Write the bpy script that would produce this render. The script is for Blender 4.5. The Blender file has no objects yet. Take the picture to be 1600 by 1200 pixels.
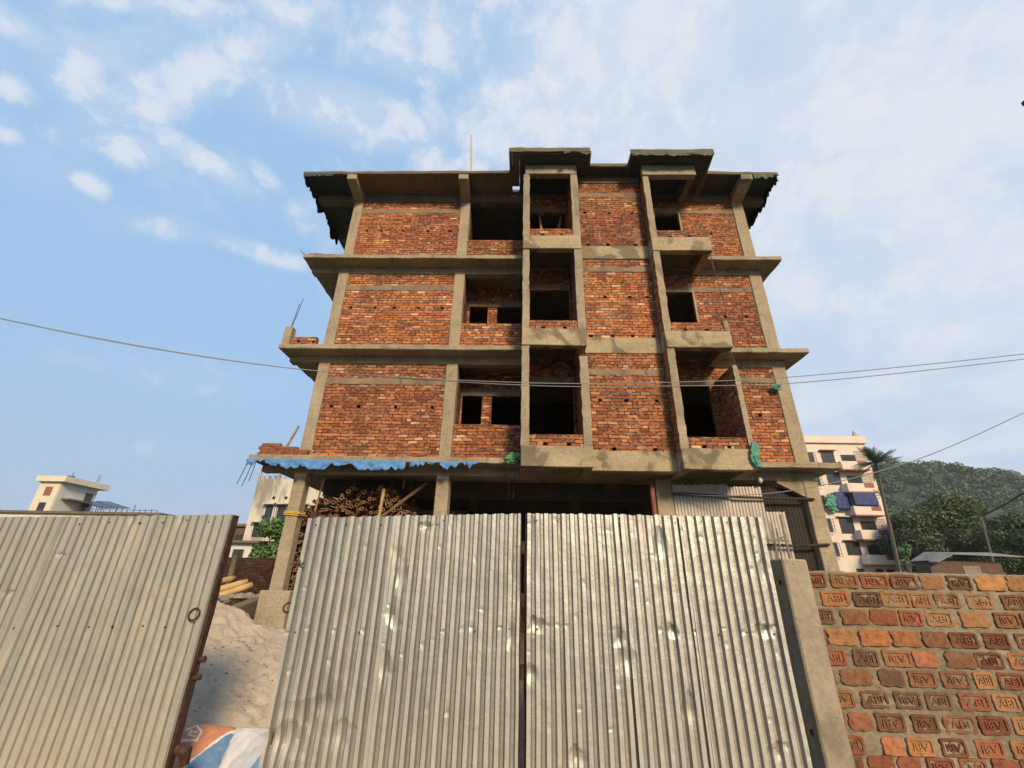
import bpy, math, random
import numpy as np
from math import sin, cos, radians, pi
from mathutils import Vector, Matrix, noise as mn

S = bpy.context.scene
COL = S.collection
rnd = random.Random(7)

# ------------------------------------------------------------------ camera
F_PX, PITCH, ROLL, YAW, CAM_H = 685.0, radians(24.05), .0205, -.0237, 1.6


def ray(px, py):
    du, dv = px - 800, -(py - 600)
    c, s = cos(ROLL), sin(ROLL)
    u, v = du * c - dv * s, du * s + dv * c
    d = (u / F_PX, cos(PITCH) - v / F_PX * sin(PITCH), sin(PITCH) + v / F_PX * cos(PITCH))
    cy, sy = cos(YAW), sin(YAW)
    return Vector((d[0] * cy + d[1] * sy, -d[0] * sy + d[1] * cy, d[2]))


def at(px, py, Y):
    d = ray(px, py)
    t = Y / d.y
    return Vector((d.x * t, Y, d.z * t + CAM_H))


cam_d = bpy.data.cameras.new('camera')
cam_d.sensor_width = 36
cam_d.lens = F_PX / 1600 * 36
cam_d.clip_start = .05
cam_d.clip_end = 6000
cam = bpy.data.objects.new('camera', cam_d)
COL.objects.link(cam)
fw = ray(800, 600).normalized()
rt = (ray(1600, 600) - ray(0, 600)).normalized()
up = rt.cross(fw)
cam.matrix_world = Matrix(((rt.x, up.x, -fw.x, 0), (rt.y, up.y, -fw.y, 0), (rt.z, up.z, -fw.z, CAM_H), (0, 0, 0, 1)))
S.camera = cam
S.view_settings.view_transform = 'Standard'
S.view_settings.look = 'None'
S.view_settings.exposure = 0.0
S.view_settings.gamma = 1

# ------------------------------------------------------------------ node helpers


class NT:
    def __init__(self, tree):
        self.t = tree
        self.n = tree.nodes
        self.l = tree.links

    def add(self, kind, ins=None, **kw):
        n = self.n.new(kind)
        for k, v in kw.items():
            setattr(n, k, v)
        for k, v in (ins or {}).items():
            s = n.inputs[k]
            if isinstance(v, bpy.types.NodeSocket):
                self.l.new(v, s)
            else:
                s.default_value = v
        return n

    def m(self, op, a, b=None, c=None, clamp=False):
        n = self.n.new('ShaderNodeMath')
        n.operation = op
        n.use_clamp = clamp
        for i, v in enumerate((a, b, c)):
            if v is None:
                continue
            if isinstance(v, bpy.types.NodeSocket):
                self.l.new(v, n.inputs[i])
            else:
                n.inputs[i].default_value = v
        return n.outputs[0]

    def vm(self, op, a, b=None):
        n = self.n.new('ShaderNodeVectorMath')
        n.operation = op
        for i, v in enumerate((a, b)):
            if v is None:
                continue
            if isinstance(v, bpy.types.NodeSocket):
                self.l.new(v, n.inputs[i])
            else:
                n.inputs[i].default_value = v
        return n.outputs['Value'] if op in ('DOT_PRODUCT', 'LENGTH') else n.outputs[0]

    def mix(self, f, a, b, blend='MIX'):
        n = self.n.new('ShaderNodeMix')
        n.data_type = 'RGBA'
        n.blend_type = blend
        for s, v in ((n.inputs[0], f), (n.inputs[6], a), (n.inputs[7], b)):
            if isinstance(v, bpy.types.NodeSocket):
                self.l.new(v, s)
            else:
                s.default_value = v if not isinstance(v, tuple) or len(v) == 4 else (*v, 1)
        return n.outputs[2]

    def ramp(self, fac, stops):
        n = self.n.new('ShaderNodeValToRGB')
        e = n.color_ramp.elements
        while len(e) < len(stops):
            e.new(.5)
        for el, (p, c) in zip(e, stops):
            el.position = p
            el.color = (*c, 1) if len(c) == 3 else c
        self.l.new(fac, n.inputs[0])
        return n.outputs[0]

    def step(self, v, a, b):
        n = self.n.new('ShaderNodeMapRange')
        n.interpolation_type = 'SMOOTHSTEP'
        self.l.new(v, n.inputs[0])
        n.inputs[1].default_value = a
        n.inputs[2].default_value = b
        return n.outputs[0]

    def noise(self, vec, scale, detail=4, rough=.55, out=0, dist=0.):
        n = self.add('ShaderNodeTexNoise', {'Scale': scale, 'Detail': detail, 'Roughness': rough, 'Distortion': dist})
        if vec is not None:
            self.l.new(vec, n.inputs['Vector'])
        return n.outputs[out]


# ------------------------------------------------------------------ world: low hazy sun behind the camera, broken thin cloud
SUN_EL, SUN_AZ = radians(27), radians(160)      # azimuth clockwise from +Y
sun_dir = Vector((sin(SUN_AZ) * cos(SUN_EL), cos(SUN_AZ) * cos(SUN_EL), sin(SUN_EL)))
W = bpy.data.worlds.new('World')
S.world = W
W.use_nodes = True
w = NT(W.node_tree)
w.n.clear()
sky = w.add('ShaderNodeTexSky', sky_type='NISHITA', sun_disc=False, sun_elevation=SUN_EL, sun_rotation=SUN_AZ,
            air_density=1.0, dust_density=1.6, ozone_density=1.6)
gen = w.add('ShaderNodeTexCoord').outputs['Generated']
sep = w.add('ShaderNodeSeparateXYZ', {0: gen})
dx, dy, dz = sep.outputs
zz = w.m('MAXIMUM', w.m('ADD', dz, .13), .05)
plane = w.add('ShaderNodeCombineXYZ', {0: w.m('DIVIDE', dx, zz), 1: w.m('DIVIDE', dy, zz), 2: 0.0}).outputs[0]


def pdir(px, py):
    return ray(px, py).normalized()


# cloud banks: where they lie in the sky, how long, how wide, which way they run, how dense
BANKS = [(320, 110, 170, 42, -24, 1.0), (560, 180, 140, 42, 14, .95), (650, 55, 90, 70, 0, .9), (205, 230, 62, 24, 12, .85),
         (312, 250, 95, 17, 29, .95), (130, 130, 75, 40, 25, .7), (15, 135, 42, 20, 20, .9), (35, 48, 70, 24, 30, .75),
         (138, 285, 34, 15, 35, .7), (418, 278, 34, 14, 45, .65), (400, 392, 90, 14, 18, .6), (270, 355, 70, 22, 10, .5),
         (245, 2, 150, 18, 5, .8), (790, 205, 90, 45, 5, .85), (480, 330, 30, 40, 60, .5), (320, 590, 180, 45, 8, .32),
         (250, 705, 140, 22, 4, .25), (980, 90, 210, 120, -30, .85), (1130, 190, 160, 60, -20, .75), (1430, 200, 330, 150, -35, .8),
         (1400, 420, 320, 120, -15, .55), (470, 20, 90, 25, 20, .7), (10, 215, 30, 14, 10, .7), (1290, 60, 160, 70, -30, .6),
         (900, 230, 200, 40, 0, .55), (-250, 100, 300, 120, -10, .6), (1900, 200, 300, 250, 0, .7), (400, -300, 500, 160, 5, .6),
         (1200, -300, 500, 160, 5, .8)]
acc = None
for (px, py, L, Wd, ang, k) in BANKS:
    b = pdir(px, py)
    t1 = (pdir(px + cos(radians(ang)), py + sin(radians(ang))) - b) * 1.0
    s1 = t1.length
    t1 = t1.normalized()
    t2 = b.cross(t1).normalized()
    s2 = (pdir(px - sin(radians(ang)), py + cos(radians(ang))) - b).length
    u = w.vm('DOT_PRODUCT', gen, tuple(t1 / (s1 * L)))
    v = w.vm('DOT_PRODUCT', gen, tuple(t2 / (s2 * Wd)))
    r2 = w.m('MULTIPLY', w.m('ADD', w.m('MULTIPLY', u, u), w.m('MULTIPLY', v, v)), .62)
    f = w.m('GREATER_THAN', w.vm('DOT_PRODUCT', gen, tuple(b)), 0.0)
    g = w.m('MULTIPLY', w.m('EXPONENT', w.m('MULTIPLY', r2, -1.0)), w.m('MULTIPLY', f, k))
    acc = g if acc is None else w.m('MAXIMUM', acc, g)
wisp = w.noise(gen, 17, 8, .60, dist=.3)
wisp2 = w.noise(plane, 2.6, 5, .55, dist=.3)
puff = w.m('ADD', w.m('MULTIPLY', w.m('SUBTRACT', wisp, .5), 1.7), w.m('MULTIPLY', w.m('SUBTRACT', wisp2, .5), .9))
cov = w.m('ADD', w.m('MULTIPLY', acc, .85), w.m('MULTIPLY', puff, 1.45))
alpha = w.m('MULTIPLY', w.step(cov, .05, .95), w.step(acc, .02, .5))
alpha = w.m('MAXIMUM', w.m('MULTIPLY', alpha, .78), w.m('MULTIPLY', w.step(acc, .05, .9), .38))
# a loose field of small soft puffs high up, thinning out towards the horizon and the left
wisp3 = w.noise(gen, 9, 8, .60, dist=.25)
field = w.m('MULTIPLY', w.step(w.m('ADD', w.m('MULTIPLY', wisp3, .7), w.m('MULTIPLY', wisp2, .4)), .50, .70), w.step(dz, .42, .72))
field = w.m('MULTIPLY', field, w.m('ADD', .35, w.m('MULTIPLY', w.step(w.vm('DOT_PRODUCT', gen, tuple(pdir(1150, 60))), .62, .92), .6)))
alpha = w.m('MAXIMUM', alpha, field)
# the right half of the sky lies under a thin white veil
veil_d = pdir(1560, 330)
veil = w.step(w.vm('DOT_PRODUCT', gen, tuple(veil_d)), .52, .90)
veil_n = w.m('MULTIPLY', veil, w.m('ADD', .58, w.m('MULTIPLY', w.step(w.m('ADD', w.m('MULTIPLY', wisp2, .6), w.m('MULTIPLY', wisp3, .4)), .36, .62), .42)), clamp=True)
hz = w.m('MULTIPLY', w.step(dz, .45, -.02), .75)
STR = .10
base = w.mix(1.0, sky.outputs[0], (1.02, 1.0, .95, 1), 'MULTIPLY')
base = w.mix(.88, base, (3.8, 6.05, 9.2, 1))
base = w.mix(hz, base, (4.4, 5.35, 6.9, 1))
base = w.mix(veil_n, base, (6.9, 7.65, 8.8, 1))
cl = w.mix(alpha, base, (8.0, 8.35, 8.9, 1))
bgn = w.add('ShaderNodeBackground', {0: cl, 1: STR})
wo = w.add('ShaderNodeOutputWorld', {0: bgn.outputs[0]})

sun_d = bpy.data.lights.new('sun', 'SUN')
sun_d.energy = 5.0
sun_d.angle = radians(12)
sun_d.color = (1.0, .79, .52)
sun = bpy.data.objects.new('sun', sun_d)
COL.objects.link(sun)
sun.rotation_euler = sun_dir.to_track_quat('Z', 'Y').to_euler()
sun.location = (0, -5, 30)

# ------------------------------------------------------------------ mesh helpers


class MB:
    """collects faces, then links them as ONE mesh object"""

    def __init__(self):
        self.v, self.f, self.mi = [], [], []

    def face(self, pts, mi=0):
        n = len(self.v)
        self.v += [tuple(p) for p in pts]
        self.f.append(tuple(range(n, n + len(pts))))
        self.mi.append(mi)

    def box(self, x0, x1, y0, y1, z0, z1, mi=0, j=0., seg=0):
        n = len(self.v)
        if not seg:
            for z in (z0, z1):
                for x, y in ((x0, y0), (x1, y0), (x1, y1), (x0, y1)):
                    self.v.append((x + rnd.uniform(-j, j), y + rnd.uniform(-j, j), z + rnd.uniform(-j, j)))
            q = [(0, 3, 2, 1), (4, 5, 6, 7), (0, 1, 5, 4), (1, 2, 6, 5), (2, 3, 7, 6), (3, 0, 4, 7)]
            self.f += [tuple(n + i for i in a) for a in q]
            self.mi += [mi] * 6
            return
        ext = (x1 - x0, y1 - y0, z1 - z0)
        ax = ext.index(max(ext))
        k = max(1, int(ext[ax] / seg))
        lo = (x0, y0, z0)
        a, b = [i for i in range(3) if i != ax]
        for i in range(k + 1):
            for (s, t) in ((0, 0), (1, 0), (1, 1), (0, 1)):
                p = [0, 0, 0]
                p[ax] = lo[ax] + ext[ax] * i / k
                p[a] = lo[a] + ext[a] * s
                p[b] = lo[b] + ext[b] * t
                self.v.append(tuple(c + rnd.uniform(-j, j) for c in p))
        for i in range(k):
            for s in range(4):
                q = (n + i * 4 + s, n + i * 4 + (s + 1) % 4, n + i * 4 + 4 + (s + 1) % 4, n + i * 4 + 4 + s)
                self.f.append(q if ax != 1 else q[::-1])
                self.mi.append(mi)
        e = n + k * 4
        c0, c1 = (n + 3, n + 2, n + 1, n), (e, e + 1, e + 2, e + 3)
        self.f += [c0, c1] if ax != 1 else [c0[::-1], c1[::-1]]
        self.mi += [mi] * 2

    def prism(self, outline, z0, z1, j=0., seg=0, mi=0):
        pts = []
        k = len(outline)
        for i in range(k):
            a, b = Vector(outline[i]), Vector(outline[(i + 1) % k])
            m = max(1, int((b - a).length / seg)) if seg else 1
            pts += [a.lerp(b, t / m) for t in range(m)]
        n = len(self.v)
        K = len(pts)
        for z in (z0, z1):
            for p in pts:
                self.v.append((p.x + rnd.uniform(-j, j), p.y + rnd.uniform(-j, j), z + rnd.uniform(-j, j)))
        self.f.append(tuple(range(n + K - 1, n - 1, -1)))
        self.f.append(tuple(range(n + K, n + 2 * K)))
        self.mi += [mi] * 2
        for i in range(K):
            i2 = (i + 1) % K
            self.f.append((n + i, n + i2, n + K + i2, n + K + i))
            self.mi.append(mi)

    def tube(self, pts, r, n=8, cap=True, mi=0):
        pts = [Vector(p) for p in pts]
        rs = r if isinstance(r, (list, tuple)) else [r] * len(pts)
        base = len(self.v)
        prev = None
        for i, p in enumerate(pts):
            d = (pts[min(i + 1, len(pts) - 1)] - pts[max(i - 1, 0)]).normalized()
            if prev is None:
                a = d.orthogonal().normalized()
            else:
                a = (prev - d * prev.dot(d)).normalized()
            prev = a
            b = d.cross(a)
            for k in range(n):
                t = 2 * pi * k / n
                self.v.append(tuple(p + (a * cos(t) + b * sin(t)) * rs[i]))
        for i in range(len(pts) - 1):
            for k in range(n):
                k2 = (k + 1) % n
                self.f.append((base + i * n + k, base + i * n + k2, base + i * n + n + k2, base + i * n + n + k))
                self.mi.append(mi)
        if cap:
            e = base + (len(pts) - 1) * n
            self.f.append(tuple(base + k for k in range(n - 1, -1, -1)))
            self.f.append(tuple(e + k for k in range(n)))
            self.mi += [mi] * 2

    def panel(self, x0, x1, z0, z1, y0, y1, holes=()):
        """a wall from y0 (front) to y1 with rectangular holes (hx0,hx1,hz0,hz1) right through"""
        xs = sorted({x0, x1, *[min(max(h[i], x0), x1) for h in holes for i in (0, 1)]})
        zs = sorted({z0, z1, *[min(max(h[i], z0), z1) for h in holes for i in (2, 3)]})
        solid = {}
        for i in range(len(xs) - 1):
            for k in range(len(zs) - 1):
                cx, cz = (xs[i] + xs[i + 1]) / 2, (zs[k] + zs[k + 1]) / 2
                solid[i, k] = not any(h[0] < cx < h[1] and h[2] < cz < h[3] for h in holes)
        for (i, k), s in solid.items():
            if not s:
                continue
            a, b, c, d = xs[i], xs[i + 1], zs[k], zs[k + 1]
            self.face([(a, y0, c), (b, y0, c), (b, y0, d), (a, y0, d)])
            self.face([(b, y1, c), (a, y1, c), (a, y1, d), (b, y1, d)])
            if not solid.get((i - 1, k)):
                self.face([(a, y1, c), (a, y0, c), (a, y0, d), (a, y1, d)])
            if not solid.get((i + 1, k)):
                self.face([(b, y0, c), (b, y1, c), (b, y1, d), (b, y0, d)])
            if not solid.get((i, k - 1)):
                self.face([(a, y1, c), (b, y1, c), (b, y0, c), (a, y0, c)])
            if not solid.get((i, k + 1)):
                self.face([(a, y0, d), (b, y0, d), (b, y1, d), (a, y1, d)])

    def build(self, name, mats, parent=None, smooth=False, bevel=0., uv=True, origin=None, solid=0.):
        me = bpy.data.meshes.new(name)
        o0 = Vector(origin) if origin is not None else Vector((0, 0, 0))
        me.from_pydata([tuple(Vector(p) - o0) for p in self.v], [], self.f)
        if not isinstance(mats, (list, tuple)):
            mats = [mats]
        for m in mats:
            me.materials.append(m)
        if len(mats) > 1:
            me.polygons.foreach_set('material_index', self.mi)
        if uv:
            L = me.uv_layers.new(name='UVMap')
            co = self.v
            for p in me.polygons:
                nx, ny, nz = abs(p.normal.x), abs(p.normal.y), abs(p.normal.z)
                for li, vi in zip(p.loop_indices, p.vertices):
                    c = co[vi]
                    if ny >= nx and ny >= nz:
                        L.data[li].uv = (c[0], c[2])
                    elif nx >= nz:
                        L.data[li].uv = (c[1], c[2])
                    else:
                        L.data[li].uv = (c[0], c[1])
        if smooth:
            me.polygons.foreach_set('use_smooth', [True] * len(me.polygons))
        me.update()
        o = bpy.data.objects.new(name, me)
        COL.objects.link(o)
        o.location = o0
        if parent:
            o.parent = parent
            p = parent
            off = Vector((0, 0, 0))
            while p:
                off += p.location
                p = p.parent
            o.location = o0 - off
        if bevel:
            b = o.modifiers.new('bevel', 'BEVEL')
            b.width = bevel
            b.segments = 1
            b.limit_method = 'ANGLE'
        if solid:
            s = o.modifiers.new('thickness', 'SOLIDIFY')
            s.thickness = solid
            s.offset = 1
        return o


def tag(o, label=None, cat=None, group=None, kind=None):
    if label:
        o['label'] = label
    if cat:
        o['category'] = cat
    if group:
        o['group'] = group
    if kind:
        o['kind'] = kind
    return o


def thing(name, loc, label, cat, group=None):
    o = bpy.data.objects.new(name, None)
    o.empty_display_size = .3
    COL.objects.link(o)
    o.location = loc
    return tag(o, label, cat, group)


def copy_tree(o, parent=None):
    c = o.copy()
    COL.objects.link(c)
    c.parent = parent
    for ch in list(o.children):
        copy_tree(ch, c)
    return c


# ------------------------------------------------------------------ materials
def mat(name):
    m = bpy.data.materials.new(name)
    m.use_nodes = True
    t = NT(m.node_tree)
    b = next(n for n in t.n if n.type == 'BSDF_PRINCIPLED')
    return m, t, b


def bump(t, b, h, strength=.5, dist=.01):
    n = t.add('ShaderNodeBump', {'Strength': strength, 'Distance': dist, 'Height': h})
    t.l.new(n.outputs[0], b.inputs['Normal'])


def coords(t, which='Object'):
    return t.add('ShaderNodeTexCoord').outputs[which]


def position(t):
    return t.add('ShaderNodeNewGeometry').outputs['Position']


def simple(name, col, rough=.8, var=.25, scale=3., metal=0., bumpd=0.):
    m, t, b = mat(name)
    p = position(t)
    n = t.noise(p, scale, 5, .6)
    c2 = tuple(min(1, c * (1 - var)) for c in col)
    c3 = tuple(min(1, c * (1 + var * .6)) for c in col)
    t.l.new(t.ramp(n, [(.3, c2), (.7, c3)]), b.inputs['Base Color'])
    b.inputs['Roughness'].default_value = rough
    b.inputs['Metallic'].default_value = metal
    if bumpd:
        bump(t, b, t.noise(p, scale * 6, 5, .6), .6, bumpd)
    return m


def concrete(name, light, dark, stain=(.07, .055, .04), streak=.55, board=True, stain_cut=(.52, .70), iso=0):
    m, t, b = mat(name)
    p = position(t)
    n1 = t.noise(p, 1.3, 6, .62)
    n2 = t.noise(p, 18, 5, .6)
    n3 = t.noise(p, 90, 3, .5)
    c = t.ramp(n1, [(.32, dark), (.66, light)])
    c = t.mix(.35, c, t.ramp(n2, [(.3, tuple(x * .55 for x in dark)), (.7, tuple(min(1, x * 1.15) for x in light))]))
    # damp stains and vertical runs
    mp = t.add('ShaderNodeMapping', {'Vector': p, 'Scale': (2.6, 2.6, .8)}).outputs[0]
    st = t.step(t.noise(p, iso, 4, .5, dist=.4) if iso else t.noise(mp, 1.0, 5, .6, dist=.6), *stain_cut)
    c = t.mix(t.m('MULTIPLY', st, streak), c, stain)
    yel = t.step(t.noise(mp, .7, 3, .5), .55, .75)
    c = t.mix(t.m('MULTIPLY', yel, .22), c, (.34, .24, .11))
    h = t.m('ADD', t.m('MULTIPLY', n2, .6), t.m('MULTIPLY', n3, .4))
    if board:
        sx = t.add('ShaderNodeSeparateXYZ', {0: p})
        u = t.m('FRACT', t.m('MULTIPLY', t.m('ADD', sx.outputs[2], t.m('MULTIPLY', n1, .02)), 5.2))
        line = t.step(t.m('ABSOLUTE', t.m('SUBTRACT', u, .5)), .485, .5)
        h = t.m('SUBTRACT', h, t.m('MULTIPLY', line, .7))
        c = t.mix(t.m('MULTIPLY', line, .25), c, stain)
    pit = t.step(t.noise(p, 38, 2, .5), .66, .72)
    c = t.mix(t.m('MULTIPLY', pit, .45), c, tuple(x * .4 for x in dark))
    t.l.new(c, b.inputs['Base Color'])
    b.inputs['Roughness'].default_value = .92
    bump(t, b, h, .55, .012)
    return m


def brickwork(name, bw=.25, bh=.086, mo=.017, tint=1., pale=.5):
    m, t, b = mat(name)
    uv = t.add('ShaderNodeUVMap', uv_map='UVMap').outputs[0]
    p = position(t)
    wob = t.noise(uv, 5.0, 4, .6, out=1)
    wv = t.vm('MULTIPLY', t.vm('SUBTRACT', wob, (.5, .5, .5)), (.022, .016, 0))
    slow = t.vm('MULTIPLY', t.vm('SUBTRACT', t.noise(uv, .9, 2, .5, out=1), (.5, .5, .5)), (0, .075, 0))
    uvw = t.vm('ADD', t.vm('ADD', uv, wv), slow)
    s = t.add('ShaderNodeSeparateXYZ', {0: uvw})
    v = t.m('DIVIDE', s.outputs[1], bh)
    row = t.m('FLOOR', v)
    rn = t.add('ShaderNodeTexWhiteNoise', {'W': row}, noise_dimensions='1D').outputs[0]
    # every other few courses laid as headers
    head = t.m('GREATER_THAN', rn, .62)
    bwv = t.m('SUBTRACT', bw, t.m('MULTIPLY', head, bw * .46))
    u = t.m('ADD', t.m('DIVIDE', s.outputs[0], bwv), t.m('ADD', t.m('MULTIPLY', t.m('MODULO', row, 2.), .5), t.m('MULTIPLY', rn, .3)))
    col = t.m('FLOOR', u)
    fu, fv = t.m('FRACT', u), t.m('FRACT', v)
    du = t.m('MULTIPLY', t.m('MINIMUM', fu, t.m('SUBTRACT', 1., fu)), bwv)
    dv = t.m('MULTIPLY', t.m('MINIMUM', fv, t.m('SUBTRACT', 1., fv)), bh)
    d = t.m('MINIMUM', du, dv)
    idv = t.add('ShaderNodeCombineXYZ', {0: col, 1: row, 2: head}).outputs[0]
    wn = t.add('ShaderNodeTexWhiteNoise', {'Vector': idv}, noise_dimensions='3D')
    rv = wn.outputs[0]
    K = tint
    c = t.ramp(rv, [(0., (.055 * K, .020 * K, .011 * K)), (.16, (.13 * K, .040 * K, .017 * K)), (.34, (.24 * K, .068 * K, .022 * K)), (.62, (.32 * K, .098 * K, .030 * K)),
                    (.82, (.39 * K, .145 * K, .048 * K)), (.925, (.42 * K, .18 * K, .065 * K)), (.96, (.54 * K, .31 * K, .15 * K)), (1., (.60 * K, .39 * K, .22 * K))])
    fine = t.noise(uv, 45, 5, .65)
    c = t.mix(.34, c, t.ramp(fine, [(.25, (.10 * K, .034 * K, .014 * K)), (.75, (.43 * K, .15 * K, .05 * K))]))
    big = t.noise(p, .75, 4, .6)
    c = t.mix(t.m('MULTIPLY', t.step(big, .47, .66), .55), c, (.12 * K, .048 * K, .022 * K))
    big2 = t.noise(t.vm('ADD', p, (31., 7., 3.)), .42, 3, .6)
    c = t.mix(1.0, c, t.ramp(big2, [(.35, (.78, .72, .70)), (.65, (1.22, 1.24, 1.2))]), 'MULTIPLY')
    batch = t.add('ShaderNodeObjectInfo').outputs['Random']      # another batch of bricks in every panel
    c = t.mix(1.0, c, t.ramp(batch, [(0., (.84, .80, .80)), (.5, (1.02, 1.0, 1.0)), (1., (1.14, 1.20, 1.22))]), 'MULTIPLY')
    drip = t.add('ShaderNodeMapping', {'Vector': p, 'Scale': (3.2, 3.2, .35)}).outputs[0]
    c = t.mix(t.m('MULTIPLY', t.step(t.noise(drip, 1.0, 5, .6), .56, .70), .5), c, (.07 * K, .04 * K, .02 * K))
    gap = t.step(t.m('ADD', d, t.m('MULTIPLY', t.m('SUBTRACT', t.noise(uv, 26, 4, .6), .5), .018)), mo * .95, mo * .25)
    deep = t.step(t.noise(uv, 9., 4, .6), .34, .52)      # raked joints: dark gaps in places, smeared mortar elsewhere
    mc = t.mix(deep, (.34 * K, .23 * K, .135 * K), (.022, .012, .007))
    c = t.mix(gap, c, mc)
    # lime bloom
    mp = t.add('ShaderNodeMapping', {'Vector': p, 'Scale': (1.6, 1.6, .8)}).outputs[0]
    eff = t.m('MULTIPLY', t.step(t.noise(mp, 1.4, 5, .65), .56, .74), t.step(t.noise(uv, 30, 4, .6), .40, .68))
    c = t.mix(t.m('MULTIPLY', eff, pale), c, (.50, .36, .24))
    t.l.new(c, b.inputs['Base Color'])
    b.inputs['Roughness'].default_value = .93
    h = t.m('SUBTRACT', t.m('ADD', t.m('MULTIPLY', rv, .35), t.m('MULTIPLY', fine, .35)), t.m('MULTIPLY', gap, .9))
    bump(t, b, h, .9, .014)
    return m


def sheetmetal(name, base, dust, rust_amt=.25, metal=.75, rough=.42, dust_amt=.5):
    m, t, b = mat(name)
    p = position(t)
    mp = t.add('ShaderNodeMapping', {'Vector': p, 'Scale': (14, 14, .8)}).outputs[0]
    st = t.noise(mp, 1.0, 5, .6)
    big = t.noise(p, 2.2, 5, .6)
    fine = t.noise(p, 60, 4, .6)
    c = t.ramp(st, [(.3, tuple(x * .82 for x in base)), (.7, tuple(min(1, x * 1.1) for x in base))])
    z = t.add('ShaderNodeSeparateXYZ', {0: p}).outputs[2]
    low = t.step(t.m('ADD', z, t.m('MULTIPLY', big, .9)), 1.55, .45)
    df = t.m('MULTIPLY', t.m('MAXIMUM', low, t.step(t.m('ADD', t.m('MULTIPLY', st, .5), t.m('MULTIPLY', big, .5)), .48, .68)), dust_amt)
    c = t.mix(df, c, dust)
    rp = t.add('ShaderNodeMapping', {'Vector': p, 'Scale': (30, 30, 2.2)}).outputs[0]
    ru = t.m('MULTIPLY', t.m('MAXIMUM', t.step(t.noise(p, 5.5, 5, .7), .64, .72), t.m('MULTIPLY', t.step(t.noise(rp, 1.0, 4, .6), .66, .76), .8)), rust_amt)
    c = t.mix(ru, c, (.20, .085, .035))
    t.l.new(c, b.inputs['Base Color'])
    t.l.new(t.m('SUBTRACT', metal, t.m('MULTIPLY', t.m('MAXIMUM', df, ru), metal * .9)), b.inputs['Metallic'])
    t.l.new(t.m('ADD', t.m('MULTIPLY', fine, .14), t.m('ADD', rough - .07, t.m('MULTIPLY', df, .35))), b.inputs['Roughness'])
    bump(t, b, t.m('ADD', t.noise(p, 7, 4, .6), t.m('MULTIPLY', fine, .1)), .35, .02)
    return m


M = {}
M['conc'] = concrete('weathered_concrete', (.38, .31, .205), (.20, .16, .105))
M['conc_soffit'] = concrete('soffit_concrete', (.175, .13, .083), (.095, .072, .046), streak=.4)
M['conc_clean'] = concrete('column_concrete', (.39, .315, .205), (.22, .175, .115), streak=.5, board=True, stain_cut=(.6, .8))
M['conc_shaded'] = concrete('shaded_beam_concrete', (.085, .065, .045), (.045, .035, .025))  # ground storey beams: shade under the slab put into a near-black colour
M['conc_lintel'] = concrete('lintel_concrete', (.27, .195, .125), (.15, .10, .062), streak=.6, board=False)
M['conc_beam'] = concrete('stained_beam_concrete', (.43, .345, .205), (.26, .205, .12), streak=.65, stain_cut=(.47, .56), iso=1.5)
M['pillar'] = concrete('pillar_plaster', (.36, .295, .205), (.25, .20, .14), streak=.45, board=False)
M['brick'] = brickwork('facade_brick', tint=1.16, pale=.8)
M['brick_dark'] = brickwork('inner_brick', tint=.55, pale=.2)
M['brick_wall_far'] = brickwork('compound_brick', tint=.2, pale=.15)
M['brick_raw'] = simple('loose_brick', (.24, .085, .04), .92, .5, 9, bumpd=.01)
M['dark_room'] = simple('shade_dark_inner_wall', (.03, .022, .016), .95, .2)  # near-black base colour, the darkness of the rooms painted into the walls
M['rebar'] = simple('rebar_steel', (.10, .05, .03), .7, .3, 30, .4)
M['gate_metal'] = sheetmetal('galvanised_sheet', (.47, .45, .395), (.36, .305, .215), .45, .5, .47, .5)
M['gate_metal_dusty'] = sheetmetal('dusty_galvanised_sheet', (.44, .415, .345), (.36, .31, .215), .12, .45, .5, .75)
M['gate_groove_shade'] = sheetmetal('sheet_groove_shade', (.33, .325, .30), (.27, .235, .17), .4, .65, .42, .4)  # rib slopes and valleys: darker copy with the shade stripes in its colour
M['dusty_groove_shade'] = sheetmetal('dusty_sheet_groove_shade', (.35, .335, .28), (.30, .26, .185), .12, .5, .5, .7)  # the dusty leaf's grooves, rib shade painted in the same way
M['tin_pale'] = sheetmetal('old_tin_sheet', (.44, .395, .325), (.33, .265, .19), .6, .45, .5, .6)
M['tin_dark'] = sheetmetal('shaded_rusty_tin_sheet', (.03, .021, .015), (.024, .016, .011), .5, .15, .75, .7)  # near-black tin: shade of the right bay painted in, rust over it
M['rust'] = simple('rusty_angle_iron', (.075, .034, .020), .8, .6, 26, .3, .004)
M['nail'] = simple('nail_steel', (.16, .13, .10), .5, .3, 30, .8)
M['mortar'] = concrete('mortar', (.29, .235, .155), (.12, .094, .062), streak=.35, board=False)
M['wood'] = simple('timber', (.30, .18, .095), .8, .4, 12, bumpd=.004)
M['wire'] = simple('cable_sheath', (.22, .22, .22), .6, .1)
M['wire_dark'] = simple('black_cable', (.03, .03, .03), .6, .1)


def bamboo_mat(name, a, b_):
    m, t, b = mat(name)
    p = coords(t)
    oi = t.add('ShaderNodeObjectInfo').outputs['Random']
    n = t.noise(p, 3.5, 5, .6)
    f = t.m('ADD', t.m('MULTIPLY', n, .6), t.m('MULTIPLY', oi, .45))
    t.l.new(t.ramp(f, [(.25, a), (.8, b_)]), b.inputs['Base Color'])
    b.inputs['Roughness'].default_value = .7
    return m


M['bamboo'] = bamboo_mat('brown_bamboo', (.10, .045, .022), (.30, .17, .085))
M['bamboo_cut'] = bamboo_mat('cut_bamboo_end', (.20, .11, .05), (.34, .21, .11))
M['bamboo_pale'] = bamboo_mat('dry_bamboo', (.34, .20, .075), (.55, .37, .17))


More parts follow.
